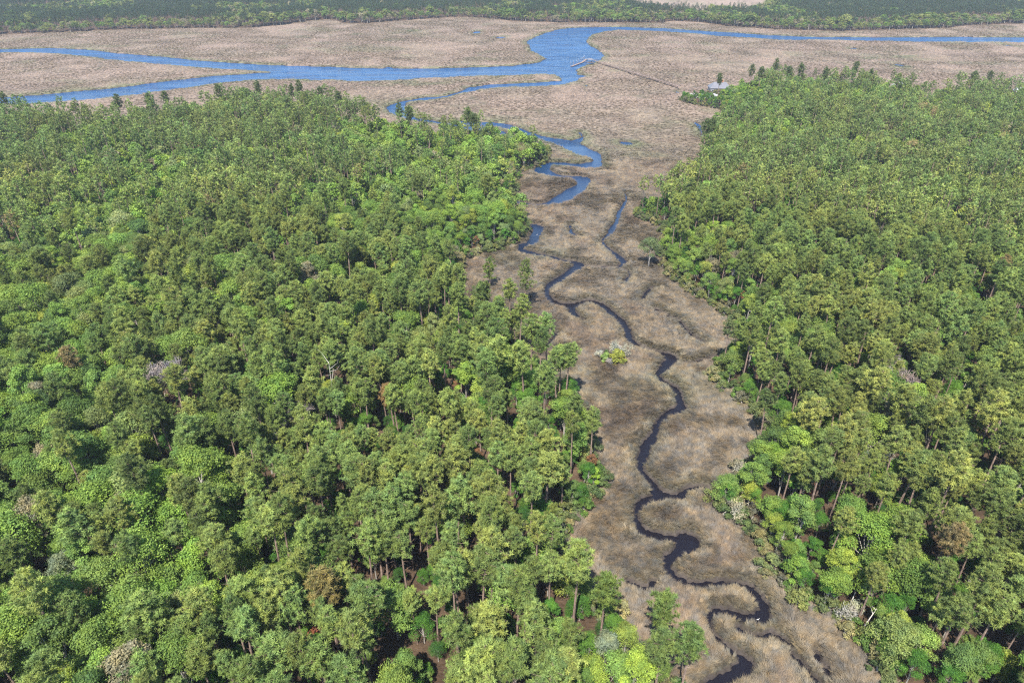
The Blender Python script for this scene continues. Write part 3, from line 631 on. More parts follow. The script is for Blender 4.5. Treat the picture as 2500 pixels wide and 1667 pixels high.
# near woods
x, y = jitter_grid(-700, 700, 30, 900, 4.65, rng)
m = in_view(x, y, 1.25); x, y = x[m], y[m]
ld = sdp(x, y, LW); rd = sdp(x, y, RW); m = ((ld > 1.2) | (rd > 1.2)) & keep(x, y); x, y, ld, rd = x[m], y[m], ld[m], rd[m]
bf = bfrac(x, y); clump = fbm(x*.045, y*.045, 55, 2)
edge = np.maximum(ld, rd) < 7
isb = rng.rand(len(x)) < np.clip(bf + .04 + (clump-.5)*1.1 + edge*.28, 0, 1)
gap = (fbm(x*.12+3, y*.12, 66, 2) > .68) | (rng.rand(len(x)) < .10)
hz = fbm(x*.03, y*.03, 88, 2)
hpx, hpy = ground(1759, 229); low = (np.abs(x-hpx+8) < 42) & (np.abs(y-hpy) < 75) & (x < hpx+24)
for i in range(len(x)):
    if isb[i]:
        if rng.rand() < .22: continue
        r = rng.rand(); big = (.72+.5*rng.rand())*(1.22 if (x[i] < -60 and y[i] < 230) else 1)
        left_dark = x[i] < -60 and y[i] < 190
        if left_dark: pal = rng.choice(6, p=[.32,.33,.15,.10,.04,.06])
        else: pal = rng.choice(6, p=[.33,.20,.10,.19,.10,.08])
        tint = BROAD_T[pal]*rng.uniform(.78, 1.22)*np.array([rng.uniform(.9, 1.1), 1, rng.uniform(.85, 1.2)])
        if rng.rand() < .018: tint = np.array([.22,.20,.12])*rng.uniform(.8, 1.1)
        T.append(dict(kind='broad', x=x[i], y=y[i], s=.9*big*(.8 if edge[i] else 1)*(.66 if low[i] else 1), v=rng.randint(NB_), tint=tint))
    else:
        if gap[i] or low[i]: continue
        tint = PINE_T[rng.randint(5)]*rng.uniform(.74, 1.26)*np.array([1+.22*(hz[i]-.5), 1, 1])
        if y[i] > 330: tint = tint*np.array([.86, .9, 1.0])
        r = rng.rand()
        if r < .003: tint = np.array([.22,.175,.08])*rng.uniform(.9, 1.1)
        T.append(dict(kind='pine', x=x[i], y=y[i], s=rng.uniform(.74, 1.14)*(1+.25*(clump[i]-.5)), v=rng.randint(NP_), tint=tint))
# ------------------------------------------------------------------ far shore woods
FAR = []
x, y = jitter_grid(-1300, 1300, 960, 1720, 7.0, rng); m = in_view(x, y, 1.1); x, y = x[m], y[m]
fd = sdp(x, y, FW); m = fd > 1; x, y, fd = x[m], y[m], fd[m]
fb = np.where(fd < 9, 1.0, np.where(fd < 26, .75, .10)); right = x > 90
fb = np.where(right & (fd < 45), np.maximum(fb, .7), fb); fb = np.where(~right & (fd > 14) & (fd < 26), .25, fb)
cl = fbm(x*.012, y*.008, 99, 3); cv = fbm(x*.03, y*.01, 98, 2); fb = np.clip(np.where(fd > 30, np.where(cl > .64, .85, .06), fb), 0, 1)
isb = rng.rand(len(x)) < fb
for i in range(len(x)):
    if isb[i]:
        pal = [(.17,.20,.06),(.12,.18,.05),(.20,.22,.07),(.24,.22,.14),(.085,.13,.04),(.15,.24,.05)][rng.choice(6, p=[.26,.24,.18,.08,.16,.08])]
        s = rng.uniform(.6, .95)*(.8 if fd[i] < 7 else 1.05)*(.65+.75*cv[i])
        FAR.append((x[i], y[i], s, 12+rng.randint(NB_), np.array(pal)*rng.uniform(.8, 1.15)))
    else:
        FAR.append((x[i], y[i], rng.uniform(.7, .92), rng.randint(NP_), np.array((.052,.080,.042))*rng.uniform(.8, 1.25)))

# ------------------------------------------------------------------ instancer (used only for masses nobody could count)
def instancer(name, items, keys, **props):
    """items: list/arrays (x,y,z,rx,ry,rz,sx,sy,sz,idx,tint)"""
    n = len(items['x']); me = bpy.data.meshes.new(name); me.vertices.add(n)
    me.vertices.foreach_set('co', np.column_stack([items['x'], items['y'], items['z']]).astype(np.float32).ravel())
    for nm, tp, key, fl in (('rot','FLOAT_VECTOR','rot','vector'),('scl','FLOAT_VECTOR','scl','vector'),('tint','FLOAT_VECTOR','tint','vector')):
        a = me.attributes.new(nm, tp, 'POINT'); a.data.foreach_set(fl, np.asarray(items[key], np.float32).ravel())
    a = me.attributes.new('pick', 'INT', 'POINT'); a.data.foreach_set('value', np.asarray(items['idx'], np.int32))
    ob = new_obj(name, me, **props)
    col = bpy.data.collections.new(name+'_sources')
    for i, k in enumerate(keys):
        po = bpy.data.objects.new('%s_%02d' % (name, i), PROTO[k]['joined']); col.objects.link(po)
    g = bpy.data.node_groups.new(name+'_scatter', 'GeometryNodeTree')
    g.interface.new_socket(name='Geometry', in_out='INPUT', socket_type='NodeSocketGeometry'); g.interface.new_socket(name='Geometry', in_out='OUTPUT', socket_type='NodeSocketGeometry')
    N = g.nodes.new; gi = N('NodeGroupInput'); go = N('NodeGroupOutput'); iop = N('GeometryNodeInstanceOnPoints'); ci = N('GeometryNodeCollectionInfo')
    ci.inputs['Collection'].default_value = col; ci.inputs['Separate Children'].default_value = True; ci.inputs['Reset Children'].default_value = True
    def na(nm, tp):
        q = N('GeometryNodeInputNamedAttribute'); q.data_type = tp; q.inputs['Name'].default_value = nm; return q.outputs['Attribute']
    L = g.links.new
    L(gi.outputs[0], iop.inputs['Points']); L(ci.outputs[0], iop.inputs['Instance']); iop.inputs['Pick Instance'].default_value = True
    L(na('pick', 'INT'), iop.inputs['Instance Index']); er = N('FunctionNodeEulerToRotation'); L(na('rot', 'FLOAT_VECTOR'), er.inputs[0]); L(er.outputs[0], iop.inputs['Rotation'])
    L(na('scl', 'FLOAT_VECTOR'), iop.inputs['Scale']); L(iop.outputs[0], go.inputs[0])
    md = ob.modifiers.new('scatter', 'NODES'); md.node_group = g
    return ob

# ------------------------------------------------------------------ single trees
def put_tree(name, key, x, y, s, tint, label, cat, group, rz, tilt=(0, 0)):
    e = empty(name, (x, y, float(ground_z(x, y)[0])-.1), label, cat, group, rz); u_ = rng.uniform(.86, 1.16); e.scale = (s*u_, s*u_*rng.uniform(.92, 1.08), s*rng.uniform(.93, 1.06))
    e.rotation_euler = (tilt[0], tilt[1], rz)
    P = PROTO[key]
    for part in ('trunk', 'branches', 'crown'):
        o = bpy.data.objects.new(part, P[part]); S.collection.objects.link(o); o.parent = e
        o['tint'] = [float(c) for c in tint]
        if part == 'branches': o['kind'] = 'stuff'
    return e
LAND = []
for s in SPECIAL:
    if s[7] == 'skip': continue
    name, key, fr, c, sc, tint, label, cat = s
    x, y = gpt(fr, *c); put_tree(name, key, x, y, sc, tint, label, cat, None, rng.uniform(0, 6.28), tuple(rng.normal(0, .02, 2)))
LAND = [
 (gpt(FU,373,893,14),'the big leafless grey tree'),(gpt(FU,900,897,14),'the rust-orange dying pine'),(gpt(FU,763,900,12),'the white snag'),
 (gpt(FU,752,1365,15),'the brownish-olive pine'),(gpt(FU,330,1130,17),'the pine with the long leaning trunk'),(gpt(FU,138,1275,11),'the silvery-leaved tree on the left'),
 (gpt(FU,30,1370,11),'the pale tree at the left border'),(gpt(FU,160,1165,12),'the small yellow-green tree on the left'),(gpt(FU,1391,1496,8),'the silvery-leaved tree by the marsh'),
 (gpt(FU,1389,1352,15),'the wide double-crowned pine'),(gpt(FU,1365,1085,6),'the bright tree leaning over the marsh'),(gpt(FU,1215,855),'the marsh corner below the lone pine'),
 (gpt(FU,1300,1290),'the left bank opposite the creek bends'),(gpt(FU,822,1175,3),'the reddish bush under the pines'),(gpt(FU,722,1490,3),'the rust-brown bush at the bottom'),
 (gpt(FU,686,950,14),'the small grey leafless tree'),(gpt(FU,0,1568,12),'the bottom left corner'),(gpt(FU,470,1568,12),'the bottom border, left of the rust-brown bush'),(gpt(FU,1100,1568,12),'the bottom border under the left wood'),
 (gpt(FU,1200,711),'the tall lone pine on the marsh point'),(gpt(FU,2044,887,14),'the big leafless tree of the right wood'),(gpt(FU,2352,1568,12),'the bottom right corner'),
 (gpt(FU,2352,1100,12),'the right border halfway up'),(gpt(FU,1929,1297,8),'the bright yellow-green tree on the right'),(gpt(FU,2013,1061,8),'the whitish lichened tree'),
 (gpt(FU,1775,1065,7),'the lime-green tree above the pale bushes'),(gpt(FU,2009,1293,8),'the grey lichened tree'),(gpt(FU,1981,1425,3),'the leaning bleached snag'),
 (gpt(C4,1985,560,12),'the pine with the long pale trunk'),(gpt(C4,2010,150,14),'the yellowish pine by the right marsh'),(gpt(FU,2120,1568,8),'the bottom border under the right wood'),
 (gpt(FU,2200,1300,14),'the dense pines low in the right wood'),(gpt(FU,1490,600,3),'the round olive tree in the marsh'),(gpt(FU,1160,395,8),'the creek bend at the left wood'),
 (gpt(FU,60,980,12),'the left border halfway up'),(gpt(FU,205,520,9),'the broad yellow-green tree'),(gpt(FU,600,1200,14),'the open gap among the left pines')]
ORD = ['nearest']+[w_+'-nearest' for w_ in 'second third fourth fifth sixth seventh eighth ninth tenth eleventh twelfth thirteenth fourteenth fifteenth sixteenth seventeenth eighteenth nineteenth twentieth'.split()]
def nth(k):
    if k < len(ORD): return ORD[k]
    return 'hundred-and-'+ORD[(k-100) % 99][:-8].replace('nearest','first')+'-nearest'
TENS = ['twenty','thirty','forty','fifty','sixty','seventy','eighty','ninety']; ONES = 'first second third fourth fifth sixth seventh eighth ninth'.split()
for n in range(21, 100):
    t_, o_ = divmod(n, 10); ORD.append((TENS[t_-2][:-1]+'ieth' if o_ == 0 else TENS[t_-2]+'-'+ONES[o_-1])+'-nearest')
def tone(t):
    r, g, b = t; h = r/g
    if h > 1.02: return 'brownish'
    if h > .80: return 'yellowish' if g > .13 else 'olive'
    if g > .20: return 'bright green'
    if g > .145: return 'fresh green' if h < .62 else 'light green'
    if g > .115: return 'mid-green'
    return 'dark green'
LP = np.array([l[0] for l in LAND])
def finish(kind, name, word, group, keys_hi, keys_lo, mass_name, mass_kw):
    L = [t for t in T if t['kind'] == kind]
    X_ = np.array([t['x'] for t in L]); Y_ = np.array([t['y'] for t in L]); D = np.hypot(np.hypot(X_, Y_), CAM_H-15)
    vis = []
    for i in range(len(L)):
        a, b, d = project(X_[i], Y_[i], 15*L[i]['s']); vis.append(-20 < a < 2520 and -60 < b < 1690)
    vis = np.array(vis); order = [i for i in np.argsort(D) if vis[i]]
    quota = (300 - sum(1 for s in SPECIAL if s[7] != 'skip' and s[0] == name))
    edge = [i for i in order if L[i].get('edge')]; order = edge + [i for i in order if not L[i].get('edge')]
    pick = set(order[:quota])
    for i in sorted(pick):
        t = L[i]; q = ((LP[:, 0]-t['x'])**2+(LP[:, 1]-t['y'])**2); j = int(np.argmin(q)); rk = int(np.sum((X_-LP[j, 0])**2+(Y_-LP[j, 1])**2 < q[j]-1e-9))
        if t.get('edge'):
            side = 'left' if t['x'] < 60 else 'right'; same = sorted([k for k in edge if (L[k]['x'] < 60) == (t['x'] < 60)], key=lambda k: X_[k]); k = same.index(i)
            lab = 'dark pine rising above the far edge of the %s wood, %s from its left end' % (side, ('first' if k == 0 else ORD[k][:-8]))
            grp = 'pines along the far edge of the %s wood' % side
        else:
            hgt = 'tall ' if t['s'] > 1.06 else ('short ' if t['s'] < .88 else '')
            lab = '%s%s %s, %s to %s' % (hgt, tone(t['tint']), word, nth(rk), LAND[j][1]); grp = group
        key = (keys_hi[t['v']])
        put_tree(name, key, t['x'], t['y'], t['s'], t['tint'], lab, 'tree' if kind != 'pine' else 'pine', grp, rng.uniform(0, 6.28), tuple(rng.normal(0, .025, 2)))
    rest = [i for i in range(len(L)) if i not in pick]
    n = len(rest); it = dict(x=X_[rest], y=Y_[rest], z=ground_z(X_[rest], Y_[rest])-.1)
    s = np.array([L[i]['s'] for i in rest]); lo = D[rest] > 330
    it['scl'] = np.column_stack([s*rng.uniform(.84, 1.18, n), s*rng.uniform(.84, 1.18, n), s]); it['rot'] = np.column_stack([rng.normal(0, .025, n), rng.normal(0, .025, n), rng.uniform(0, 6.28, n)])
    it['tint'] = np.array([L[i]['tint'] for i in rest]); it['idx'] = np.array([L[i]['v'] for i in rest])+lo*len(keys_hi)
    instancer(mass_name, it, keys_hi+keys_lo, **mass_kw)
    return len(pick), n
PH = ['pine_hi%d' % k for k in range(NP_)]; PL = ['pine_lo%d' % k for k in range(NP_)]
BH = ['broad_hi%d' % k for k in range(NB_)]; BL = ['broad_lo%d' % k for k in range(NB_)]
print('pines', finish('pine', 'pine_tree', 'pine', 'pines of the two near woods', PH, PL, 'pine_woods', dict(kind='stuff', label='pines beyond the nearest three hundred, filling both near woods', category='woods')))
print('broad', finish('broad', 'leafy_tree', 'leafy tree', 'leafy trees of the two near woods', BH, BL, 'leafy_woods', dict(kind='stuff', label='leafy trees farther back among the pines of both near woods', category='woods')))
n = len(FAR); fx = np.array([f[0] for f in FAR]); fy = np.array([f[1] for f in FAR]); s = np.array([f[2] for f in FAR])
it = dict(x=fx, y=fy, z=ground_z(fx, fy)-.1, scl=np.column_stack([s*np.where(np.array([f[3] for f in FAR]) > 5, 1.5, 1.0), s*np.where(np.array([f[3] for f in FAR]) > 5, 1.5, 1.0), s]), rot=np.column_stack([np.zeros(n), np.zeros(n), rng.uniform(0, 6.28, n)]), tint=np.array([f[4] for f in FAR]), idx=np.array([f[3] if f[3] < 6 else f[3]-6 for f in FAR]))
instancer('far_shore_woods', it, PL+BL, kind='stuff', label='dark pine wood with a paler leafy fringe along the far shore', category='woods')
print('far', n)

# ------------------------------------------------------------------ undergrowth and marsh-edge shrubs
x, y = jitter_grid(-420, 480, 34, 620, 4.2, rng); m = in_view(x, y, 1.05); x, y = x[m], y[m]
ld = np.maximum(sdp(x, y, LW), sdp(x, y, RW)); m = (ld > 1.0) & keep2(x, y) & (rng.rand(len(x)) < .72); x, y = x[m], y[m]; n = len(x)
pal = np.array([(.07,.17,.025),(.10,.20,.03),(.05,.12,.024),(.14,.21,.05),(.22,.12,.06)])[rng.choice(5, n, p=[.4,.28,.16,.13,.03])]*rng.uniform(.8, 1.15, (n, 1))
s = rng.uniform(.3, .62, n)
it = dict(x=x, y=y, z=ground_z(x, y)-.1, scl=np.column_stack([s*.9, s*.9, s]), rot=np.column_stack([np.zeros(n), np.zeros(n), rng.uniform(0, 6.28, n)]), tint=pal, idx=rng.randint(0, NB_, n)+np.where(y > 260, NB_, 0))
instancer('undergrowth', it, BH+BL, kind='stuff', label='leafy green undergrowth between the trunks of both woods', category='undergrowth')
SHRUBS = []
for P_, side in ((LW, 'left'), (RW, 'right')):
    A = P_; B = np.roll(P_, -1, axis=0)
    for (ax, ay), (bx, by) in zip(A, B):
        L_ = math.hypot(bx-ax, by-ay); m_ = ((ax+bx)/2, (ay+by)/2)
        if not (36 < m_[1] < 640) or L_ > 140: continue
        sp_ = 2.0 if m_[1] < 330 else 3.4
        nx, ny = (by-ay)/L_, -(bx-ax)/L_
        if inside(np.array([m_[0]+nx*2]), np.array([m_[1]+ny*2]), P_)[0]: nx, ny = -nx, -ny
        for k in range(int(L_/sp_)):
            for row in range(2):
                f = (k+rng.rand())/max(1, int(L_/sp_)); off = rng.uniform(-1.5, 1.4)-row*1.8
                SHRUBS.append((ax+(bx-ax)*f+nx*off, ay+(by-ay)*f+ny*off, side))
SHRUBS = [q for q in SHRUBS if in_view(np.array([q[0]]), np.array([q[1]]), 1.02)[0]]
SHRUBS.sort(key=lambda q: math.hypot(q[0], q[1]))
SPAL = np.array([(.13,.16,.06),(.17,.19,.06),(.09,.13,.045),(.22,.20,.09),(.10,.17,.035),(.24,.23,.11),(.14,.135,.09)])
def shrub_item(q): return SPAL[rng.choice(7, p=[.26,.2,.18,.12,.12,.06,.06])]*rng.uniform(.8, 1.15), rng.uniform(.6, 1.35), rng.randint(3)
near = []; rest = []
for q in SHRUBS:
    a, b, d = project(q[0], q[1], 1.5)
    (near if len(near) < 280 and -10 < a < 2510 and -10 < b < 1690 else rest).append(q)
for nsh, q in enumerate(near):
    tint, s, v = shrub_item(q); cc = np.array([[q[0], q[1]]])
    qq = (LP[:, 0]-q[0])**2+(LP[:, 1]-q[1])**2; j = int(np.argmin(qq)); rk = sum(1 for r_ in SHRUBS if (LP[j, 0]-r_[0])**2+(LP[j, 1]-r_[1])**2 < qq[j]-1e-9)
    e = empty('shrub', (q[0], q[1], float(ground_z(q[0], q[1])[0])-.1), '%s %s marsh-edge shrub, %s to %s' % ('tall' if s > 1.1 else ('low' if s < .8 else 'rounded'), tone(tint), nth(rk), LAND[j][1]), 'shrub', 'shrubs along the marsh edges', rng.uniform(0, 6.28))
    e.scale = (s, s, s*rng.uniform(.8, 1.1))
    for part in ('trunk', 'crown'):
        o = bpy.data.objects.new('stem' if part == 'trunk' else 'foliage', PROTO['shrub%d' % v][part]); S.collection.objects.link(o); o.parent = e; o['tint'] = [float(c) for c in tint]
rx = np.array([q[0] for q in rest]); ry = np.array([q[1] for q in rest]); n = len(rest); ti = [shrub_item(q) for q in rest]; s = np.array([a[1] for a in ti])
it = dict(x=rx, y=ry, z=ground_z(rx, ry)-.1, scl=np.column_stack([s, s, s]), rot=np.column_stack([np.zeros(n), np.zeros(n), rng.uniform(0, 6.28, n)]), tint=np.array([a[0] for a in ti]), idx=np.array([a[2] for a in ti]))
instancer('shrubbery', it, ['shrub0', 'shrub1', 'shrub2'], kind='stuff', label='low shrubs along the farther marsh edges', category='shrubs')
print('shrubs', len(near), n)

# ------------------------------------------------------------------ cordgrass
def tuft(key, seed, nb, L, spread, lean, wd):
    r = np.random.RandomState(seed); V = []; F_ = []; var = []
    for k in range(nb):
        a = r.uniform(0, 6.28); rad = r.uniform(0, .42); bx, by = rad*math.cos(a), rad*math.sin(a)
        yaw = r.normal(0, spread); l = L*r.uniform(.65, 1.1); le = lean*r.uniform(.6, 1.3)
        dx, dy = math.cos(yaw), math.sin(yaw); sx, sy = -dy*wd, dx*wd; n = len(V)
        for t, wf in ((0, 1), (.5, .85)):
            hx = l*(le*t*t*1.1); hz_ = l*(t-.35*le*t*t)
            V += [(bx+dx*hx-sx*wf, by+dy*hx-sy*wf, hz_), (bx+dx*hx+sx*wf, by+dy*hx+sy*wf, hz_)]
        V.append((bx+dx*l*le*1.1, by+dy*l*le*1.1, l*(1-.45*le)))
        F_ += [(n, n+1, n+3, n+2), (n+2, n+3, n+4)]; var += [r.uniform(.7, 1.3)]*5
    me = mesh_np(key, V, F_, [M_GRASS], var=var); PROTO[key] = dict(joined=me)
tuft('grass0', 1, 26, 1.3, .40, .75, .032); tuft('grass1', 2, 26, 1.5, .32, .9, .032); tuft('grass2', 3, 24, 1.0, .8, .55, .032)
tuft('grassfar0', 4, 16, 1.2, .6, .6, .07); tuft('grassfar1', 5, 16, 1.1, .9, .5, .07)
def grass_points(x0, x1, y0, y1, s, cond_m=1.03):
    x, y = jitter_grid(x0, x1, y0, y1, s, rng); x = x+rng.normal(0, s*.2, len(x))
    m = in_view(x, y, cond_m); x, y = x[m], y[m]
    wd = np.maximum(sdp(x, y, LW), sdp(x, y, RW)); m = wd < 2.0; x, y = x[m], y[m]
    ws = water_sd(x, y); m = ws < -.35; return x[m], y[m], ws[m]
sets = []
for (y0, y1, s, far_) in ((34, 200, .46, 0), (200, 450, .72, 0)):
    x, y, ws = grass_points(-150, 230, y0, y1, s); q = (ws < -.05-.6*rng.rand(len(x))) & (rng.rand(len(x)) < 1-smooth(385, 450, y)); x, y, ws = x[q], y[q], ws[q]; n = len(x)
    e = .6; gxx = (water_sd(x+e, y)-ws); gyy = (water_sd(x, y+e)-ws); ang_b = np.arctan2(gyy, gxx)
    ang_f = 6.28*1.6*fbm(x*.035, y*.035, 91, 2)+5*fbm(x*.22, y*.22, 92, 2)
    wb = np.clip(1-(-ws)/4.0, 0, 1)**.7*1.6
    cx_ = np.cos(ang_f)+wb*np.cos(ang_b); cy_ = np.sin(ang_f)+wb*np.sin(ang_b); yaw = np.arctan2(cy_, cx_)+rng.normal(0, .25, n)
    col = marsh_col(x, y, ws)
    st = fbm(x*.55, y*.55, 95, 2); am = 1.0 if y0 < 100 else .6; col = col*(1+am*(.56*(st-.5)+rng.normal(0, .13, n)))[:, None].clip(.4, 1.7)
    col = col*(1+np.array([.03, 0, -.04])*rng.normal(0, 1, (n, 1)))
    hgt = (.7+.45*fbm(x*.08, y*.08, 93, 2)+.3*np.clip(1+ws/4, 0, 1))*np.clip((-ws-.2)/1.6, .55, 1)*rng.uniform(.8, 1.2, n)
    k = 1.0 if y0 < 100 else 1.2
    sets.append(dict(x=x, y=y, z=ground_z(x, y)-.08, rot=np.column_stack([rng.normal(0, .06, n), rng.normal(0, .06, n), yaw]), scl=np.column_stack([hgt*1.05*k, hgt*1.05*k, hgt*(1.0 if y0 < 100 else .72)]), tint=col, idx=rng.randint(0, 3, n)))
x, y, ws = grass_points(-1000, 1000, 385, 1260, 2.7)
q = rng.rand(len(x)) < smooth(385, 450, y); x, y, ws = x[q], y[q], ws[q]
fdd = sdp(x, y, FW); m = fdd < 0; x, y, ws = x[m], y[m], ws[m]; n = len(x)
r1, r2 = rills(x, y); col = marsh_col(x, y, ws)*rng.uniform(.8, 1.15, (n, 1)); yaw = 6.28*1.5*fbm(x*.02, y*.02, 91, 2)+rng.normal(0, .5, n)
sets.append(dict(x=x, y=y, z=ground_z(x, y)-.1, rot=np.column_stack([np.zeros(n), np.zeros(n), yaw]), scl=np.column_stack([np.full(n, 2.7), np.full(n, 2.7), rng.uniform(.35, .75, n)])*(1-.9*np.maximum(r1, r2))[:, None], tint=col, idx=3+rng.randint(0, 2, n)))
it = {k: np.concatenate([s_[k] for s_ in sets]) for k in sets[0]}
instancer('marsh_grass', it, ['grass0', 'grass1', 'grass2', 'grassfar0', 'grassfar1'], kind='stuff', label='dry tan cordgrass combed across the whole tidal marsh', category='grass')
print('grass', len(it['x']))

# ------------------------------------------------------------------ thicket on the marsh
tx, ty = ground(1497, 882)
for k, (dx, dy, key, s, tint, label) in enumerate([
    (1.2, 3.4, 'lichen0', 1.25, (.25,.26,.20), 'tallest bleached lichened bush at the back of the marsh thicket'),
    (4.2, 2.0, 'lichen1', 1.15, (.24,.24,.18), 'bleached lichened bush at the right of the marsh thicket'),
    (-3.8, 1.2, 'lichen2', .85, (.30,.31,.25), 'greyish twiggy bush at the left of the marsh thicket'),
    (2.6, 3.6, 'lichen2', 1.0, (.34,.32,.28), 'bleached bush between the two largest of the marsh thicket'),
    (-1.8, -1.8, 'lichen1', .6, (.28,.26,.25), 'small grey twig bush at the front of the marsh thicket')]):
    put_tree('lichened_bush', key, tx+dx, ty+dy, s, tint, label, 'bush', 'bushes of the thicket out on the marsh', k*1.3)
for k, (dx, dy, s, tint, label) in enumerate([
    (1.0, -.6, 1.25, (.27,.29,.055), 'yellow-green bush in the middle of the marsh thicket'),
    (2.6, -1.1, .95, (.25,.26,.05), 'smaller yellow bush at the right front of the marsh thicket'),
    (-2.9, -.2, 1.0, (.22,.30,.08), 'small green bush at the left front of the marsh thicket'),
    (.2, -2.3, .5, (.27,.25,.06), 'lowest yellow bush at the very front of the marsh thicket')]):
    put_tree('yellow_bush', 'shrub%d' % (k % 3), tx+dx, ty+dy, s, tint, label, 'bush', 'bushes of the thicket out on the marsh', k)
put_tree('young_cedar', 'sparse_pine', tx-2.2, ty+1.2, .32, (.05,.13,.025), 'tiny dark green cedar in the marsh thicket', 'tree', None, 0)
for fr, c, key, s, tint, label in [
    (C4, (1780, 1075), 'lichen0', 1.2, (.28,.26,.18), 'pale tan lichened bush at the right marsh edge above the wide pool'),
    (C4, (1755, 1150), 'lichen1', .9, (.25,.24,.17), 'smaller pale bush below the tan lichened bush on the right bank'),
    (C4, (1700, 1350), 'lichen2', 1.35, (.27,.25,.165), 'large straw-pale lichened bush sprawling over the right marsh edge'),
    (C4, (1780, 1390), 'lichen0', 1.0, (.31,.29,.21), 'pale lichened bush right beside the large straw-pale bush'),
    (C4, (1690, 1290), 'lichen1', .9, (.27,.26,.19), 'pale lichened bush behind the large straw-pale bush'),
    (FU, (1929, 1425), 'lichen1', 1.1, (.24,.23,.20), 'whitish bare bush at the right marsh edge left of the leaning snag'),
    (FU, (1960, 1418), 'lichen2', .9, (.27,.29,.20), 'grey-green lichened bush against the leaning snag'),
    (C1, (1, 1), 'x', 0, (0,0,0), '')]:
    if s == 0: continue
    x, y = gpt(fr, *c); put_tree('lichened_bush', key, x, y, s, tint, label, 'bush', None, rng.uniform(0, 6.28))
for fr, c, s, tint, label in [(FU, (722,1500), 1.9, (.24,.085,.045), 'rust-brown dead bush in the gap at the bottom of the left wood'),
    (FU, (822,1180), 1.2, (.28,.12,.06), 'small reddish bush at the foot of a pine in the left wood'),
    (FU, (740,1545), 1.5, (.26,.11,.055), 'reddish-brown bush at the very bottom of the left wood')]:
    x, y = gpt(fr, *c); put_tree('rusty_bush', 'shrub1', x, y, s, tint, label, 'bush', None, 1.0)
    for t_ in []: pass
def snag(x, y, H, label, lean=(0, 0), br=4, z0=0, r0=.16):
    e = empty('dead_trunk', (x, y, float(ground_z(x, y)[0])-.1), label, 'snag'); m_ = MB()
    tube_path(m_, [(0, 0, 0), (lean[0]*.4, lean[1]*.4, H*.5), (lean[0], lean[1], H)], [r0, r0*.75, r0*.3], 6); m_.part('trunk', M_SNAG, e)
    r = random.Random(int(x*7+y)); b_ = MB()
    for k in range(br):
        t_ = r.uniform(.45, .98); ph = r.uniform(0, 6.28); L_ = H*r.uniform(.1, .2); p0 = (lean[0]*t_, lean[1]*t_, H*t_); p1 = (p0[0]+L_*math.cos(ph), p0[1]+L_*math.sin(ph), p0[2]+L_*.6)
        b_.bar(p0, p1, r0*.35, .015, 4); b_.bar(p1, (p1[0]+.3*L_*math.cos(ph+1), p1[1]+.3*L_*math.sin(ph+1), p1[2]+L_*.35), .02, .008, 3)
    if br: b_.part('branches', M_SNAG, e)
for fr, c, H, lab, lean, br in [
    (FU, (763, 905, 10), 20, 'white forked snag standing among pines left of the rust-orange pine', (.5, 0), 5),
    (FU, (1975, 1455), 6.5, 'leaning bleached snag at the right marsh edge near the bottom', (1.9, .8), 2),
    (FU, (1845, 1340), 4.5, 'short pale snag at the right wood edge beside the long creek bend', (.5, .3), 1),
    (FU, (1950, 1395), 4.0, 'short grey snag behind the lichened bushes on the right bank', (.4, .4), 1),
    (FU, (2028, 1432), 5.0, 'slim grey snag just right of the leaning bleached snag', (.9, .6), 1),
    (C2, (1065, 516), 6.5, 'small white snag by the marsh inlet below the house', (.2, 0), 1)]:
    x, y = gpt(fr, *c); snag(x, y, H, lab, lean, br)
# fallen bleached log across the lower marsh edge
def egret(x, y, label):
    e = empty('egret', (x, y, max(float(ground_z(x, y)[0]), WL)), label, 'bird', rz=rng.uniform(0, 6.28)); e.scale = (.7, .7, .7); b = MB()
    b.bar((-.28,0,.42), (0,0,.5), .05, .13, 8).bar((0,0,.5), (.22,0,.52), .13, .07, 8).bar((.2,0,.53), (.3,0,.78), .045, .03, 6).bar((.3,0,.78), (.26,0,.95), .03, .03, 6).bar((.26,0,.95), (.38,0,.98), .045, .02, 6); b.part('body', M_BIRD, e)
    MB().bar((.38,0,.98), (.52,0,.96), .015, .004, 4).part('bill', M_YEL, e)
    for s_ in (-1, 1): MB().bar((0, .05*s_, 0), (0, .05*s_, .42), .012, .012, 4).part('leg', M_GLASS, e)
egret(*ground(1311, 571), 'white egret in the creek where it widens beside the left wood point')
egret(*ground(*C5(1310, 803)), 'white egret at the water in the sharp lower creek bend')

# ------------------------------------------------------------------ dock
bx0, by0 = ground(*(1380+520*.13605, 110+315*.13605)); bx1, by1 = ground(1657.6, 217)
DZ = 1.9
e = empty('boardwalk', (bx0, by0, 0), 'long dark wooden boardwalk from the wooded point across the marsh to the river', 'boardwalk')
L_ = math.hypot(bx1-bx0, by1-by0); an = math.atan2(by1-by0, bx1-bx0); ca_, sa_ = math.cos(an), math.sin(an)
LP2 = lambda s_, o_, z: (ca_*s_-sa_*o_, sa_*s_+ca_*o_, z)
def plank_deck(e, L_, LP2, wdt, z, mat, ang):
    m_ = MB(); k = 0
    while k*.9 < L_:
        m_.box(LP2(k*.9+.42, 0, z+(k % 3)*.012), (.84, wdt, .07), ang); k += 1
    m_.part('deck_boards', mat, e, kind='stuff')
plank_deck(e, L_, LP2, 1.7, DZ, M_PALEWOOD, an)
for o_ in (-.75, .75): MB().box(LP2(L_/2, o_, DZ-.15), (L_, .08, .2), an).part('stringer', M_DARKWOOD, e)
for o_ in (-.85, .85): MB().box(LP2(L_/2, o_, DZ+1.05), (L_, .1, .08), an).part('handrail', M_PALEWOOD, e)
pm = MB().bar((0, 0, -1.4), (0, 0, DZ+1.05), .11, .1, 6).mesh('pile', M_DARKWOOD)
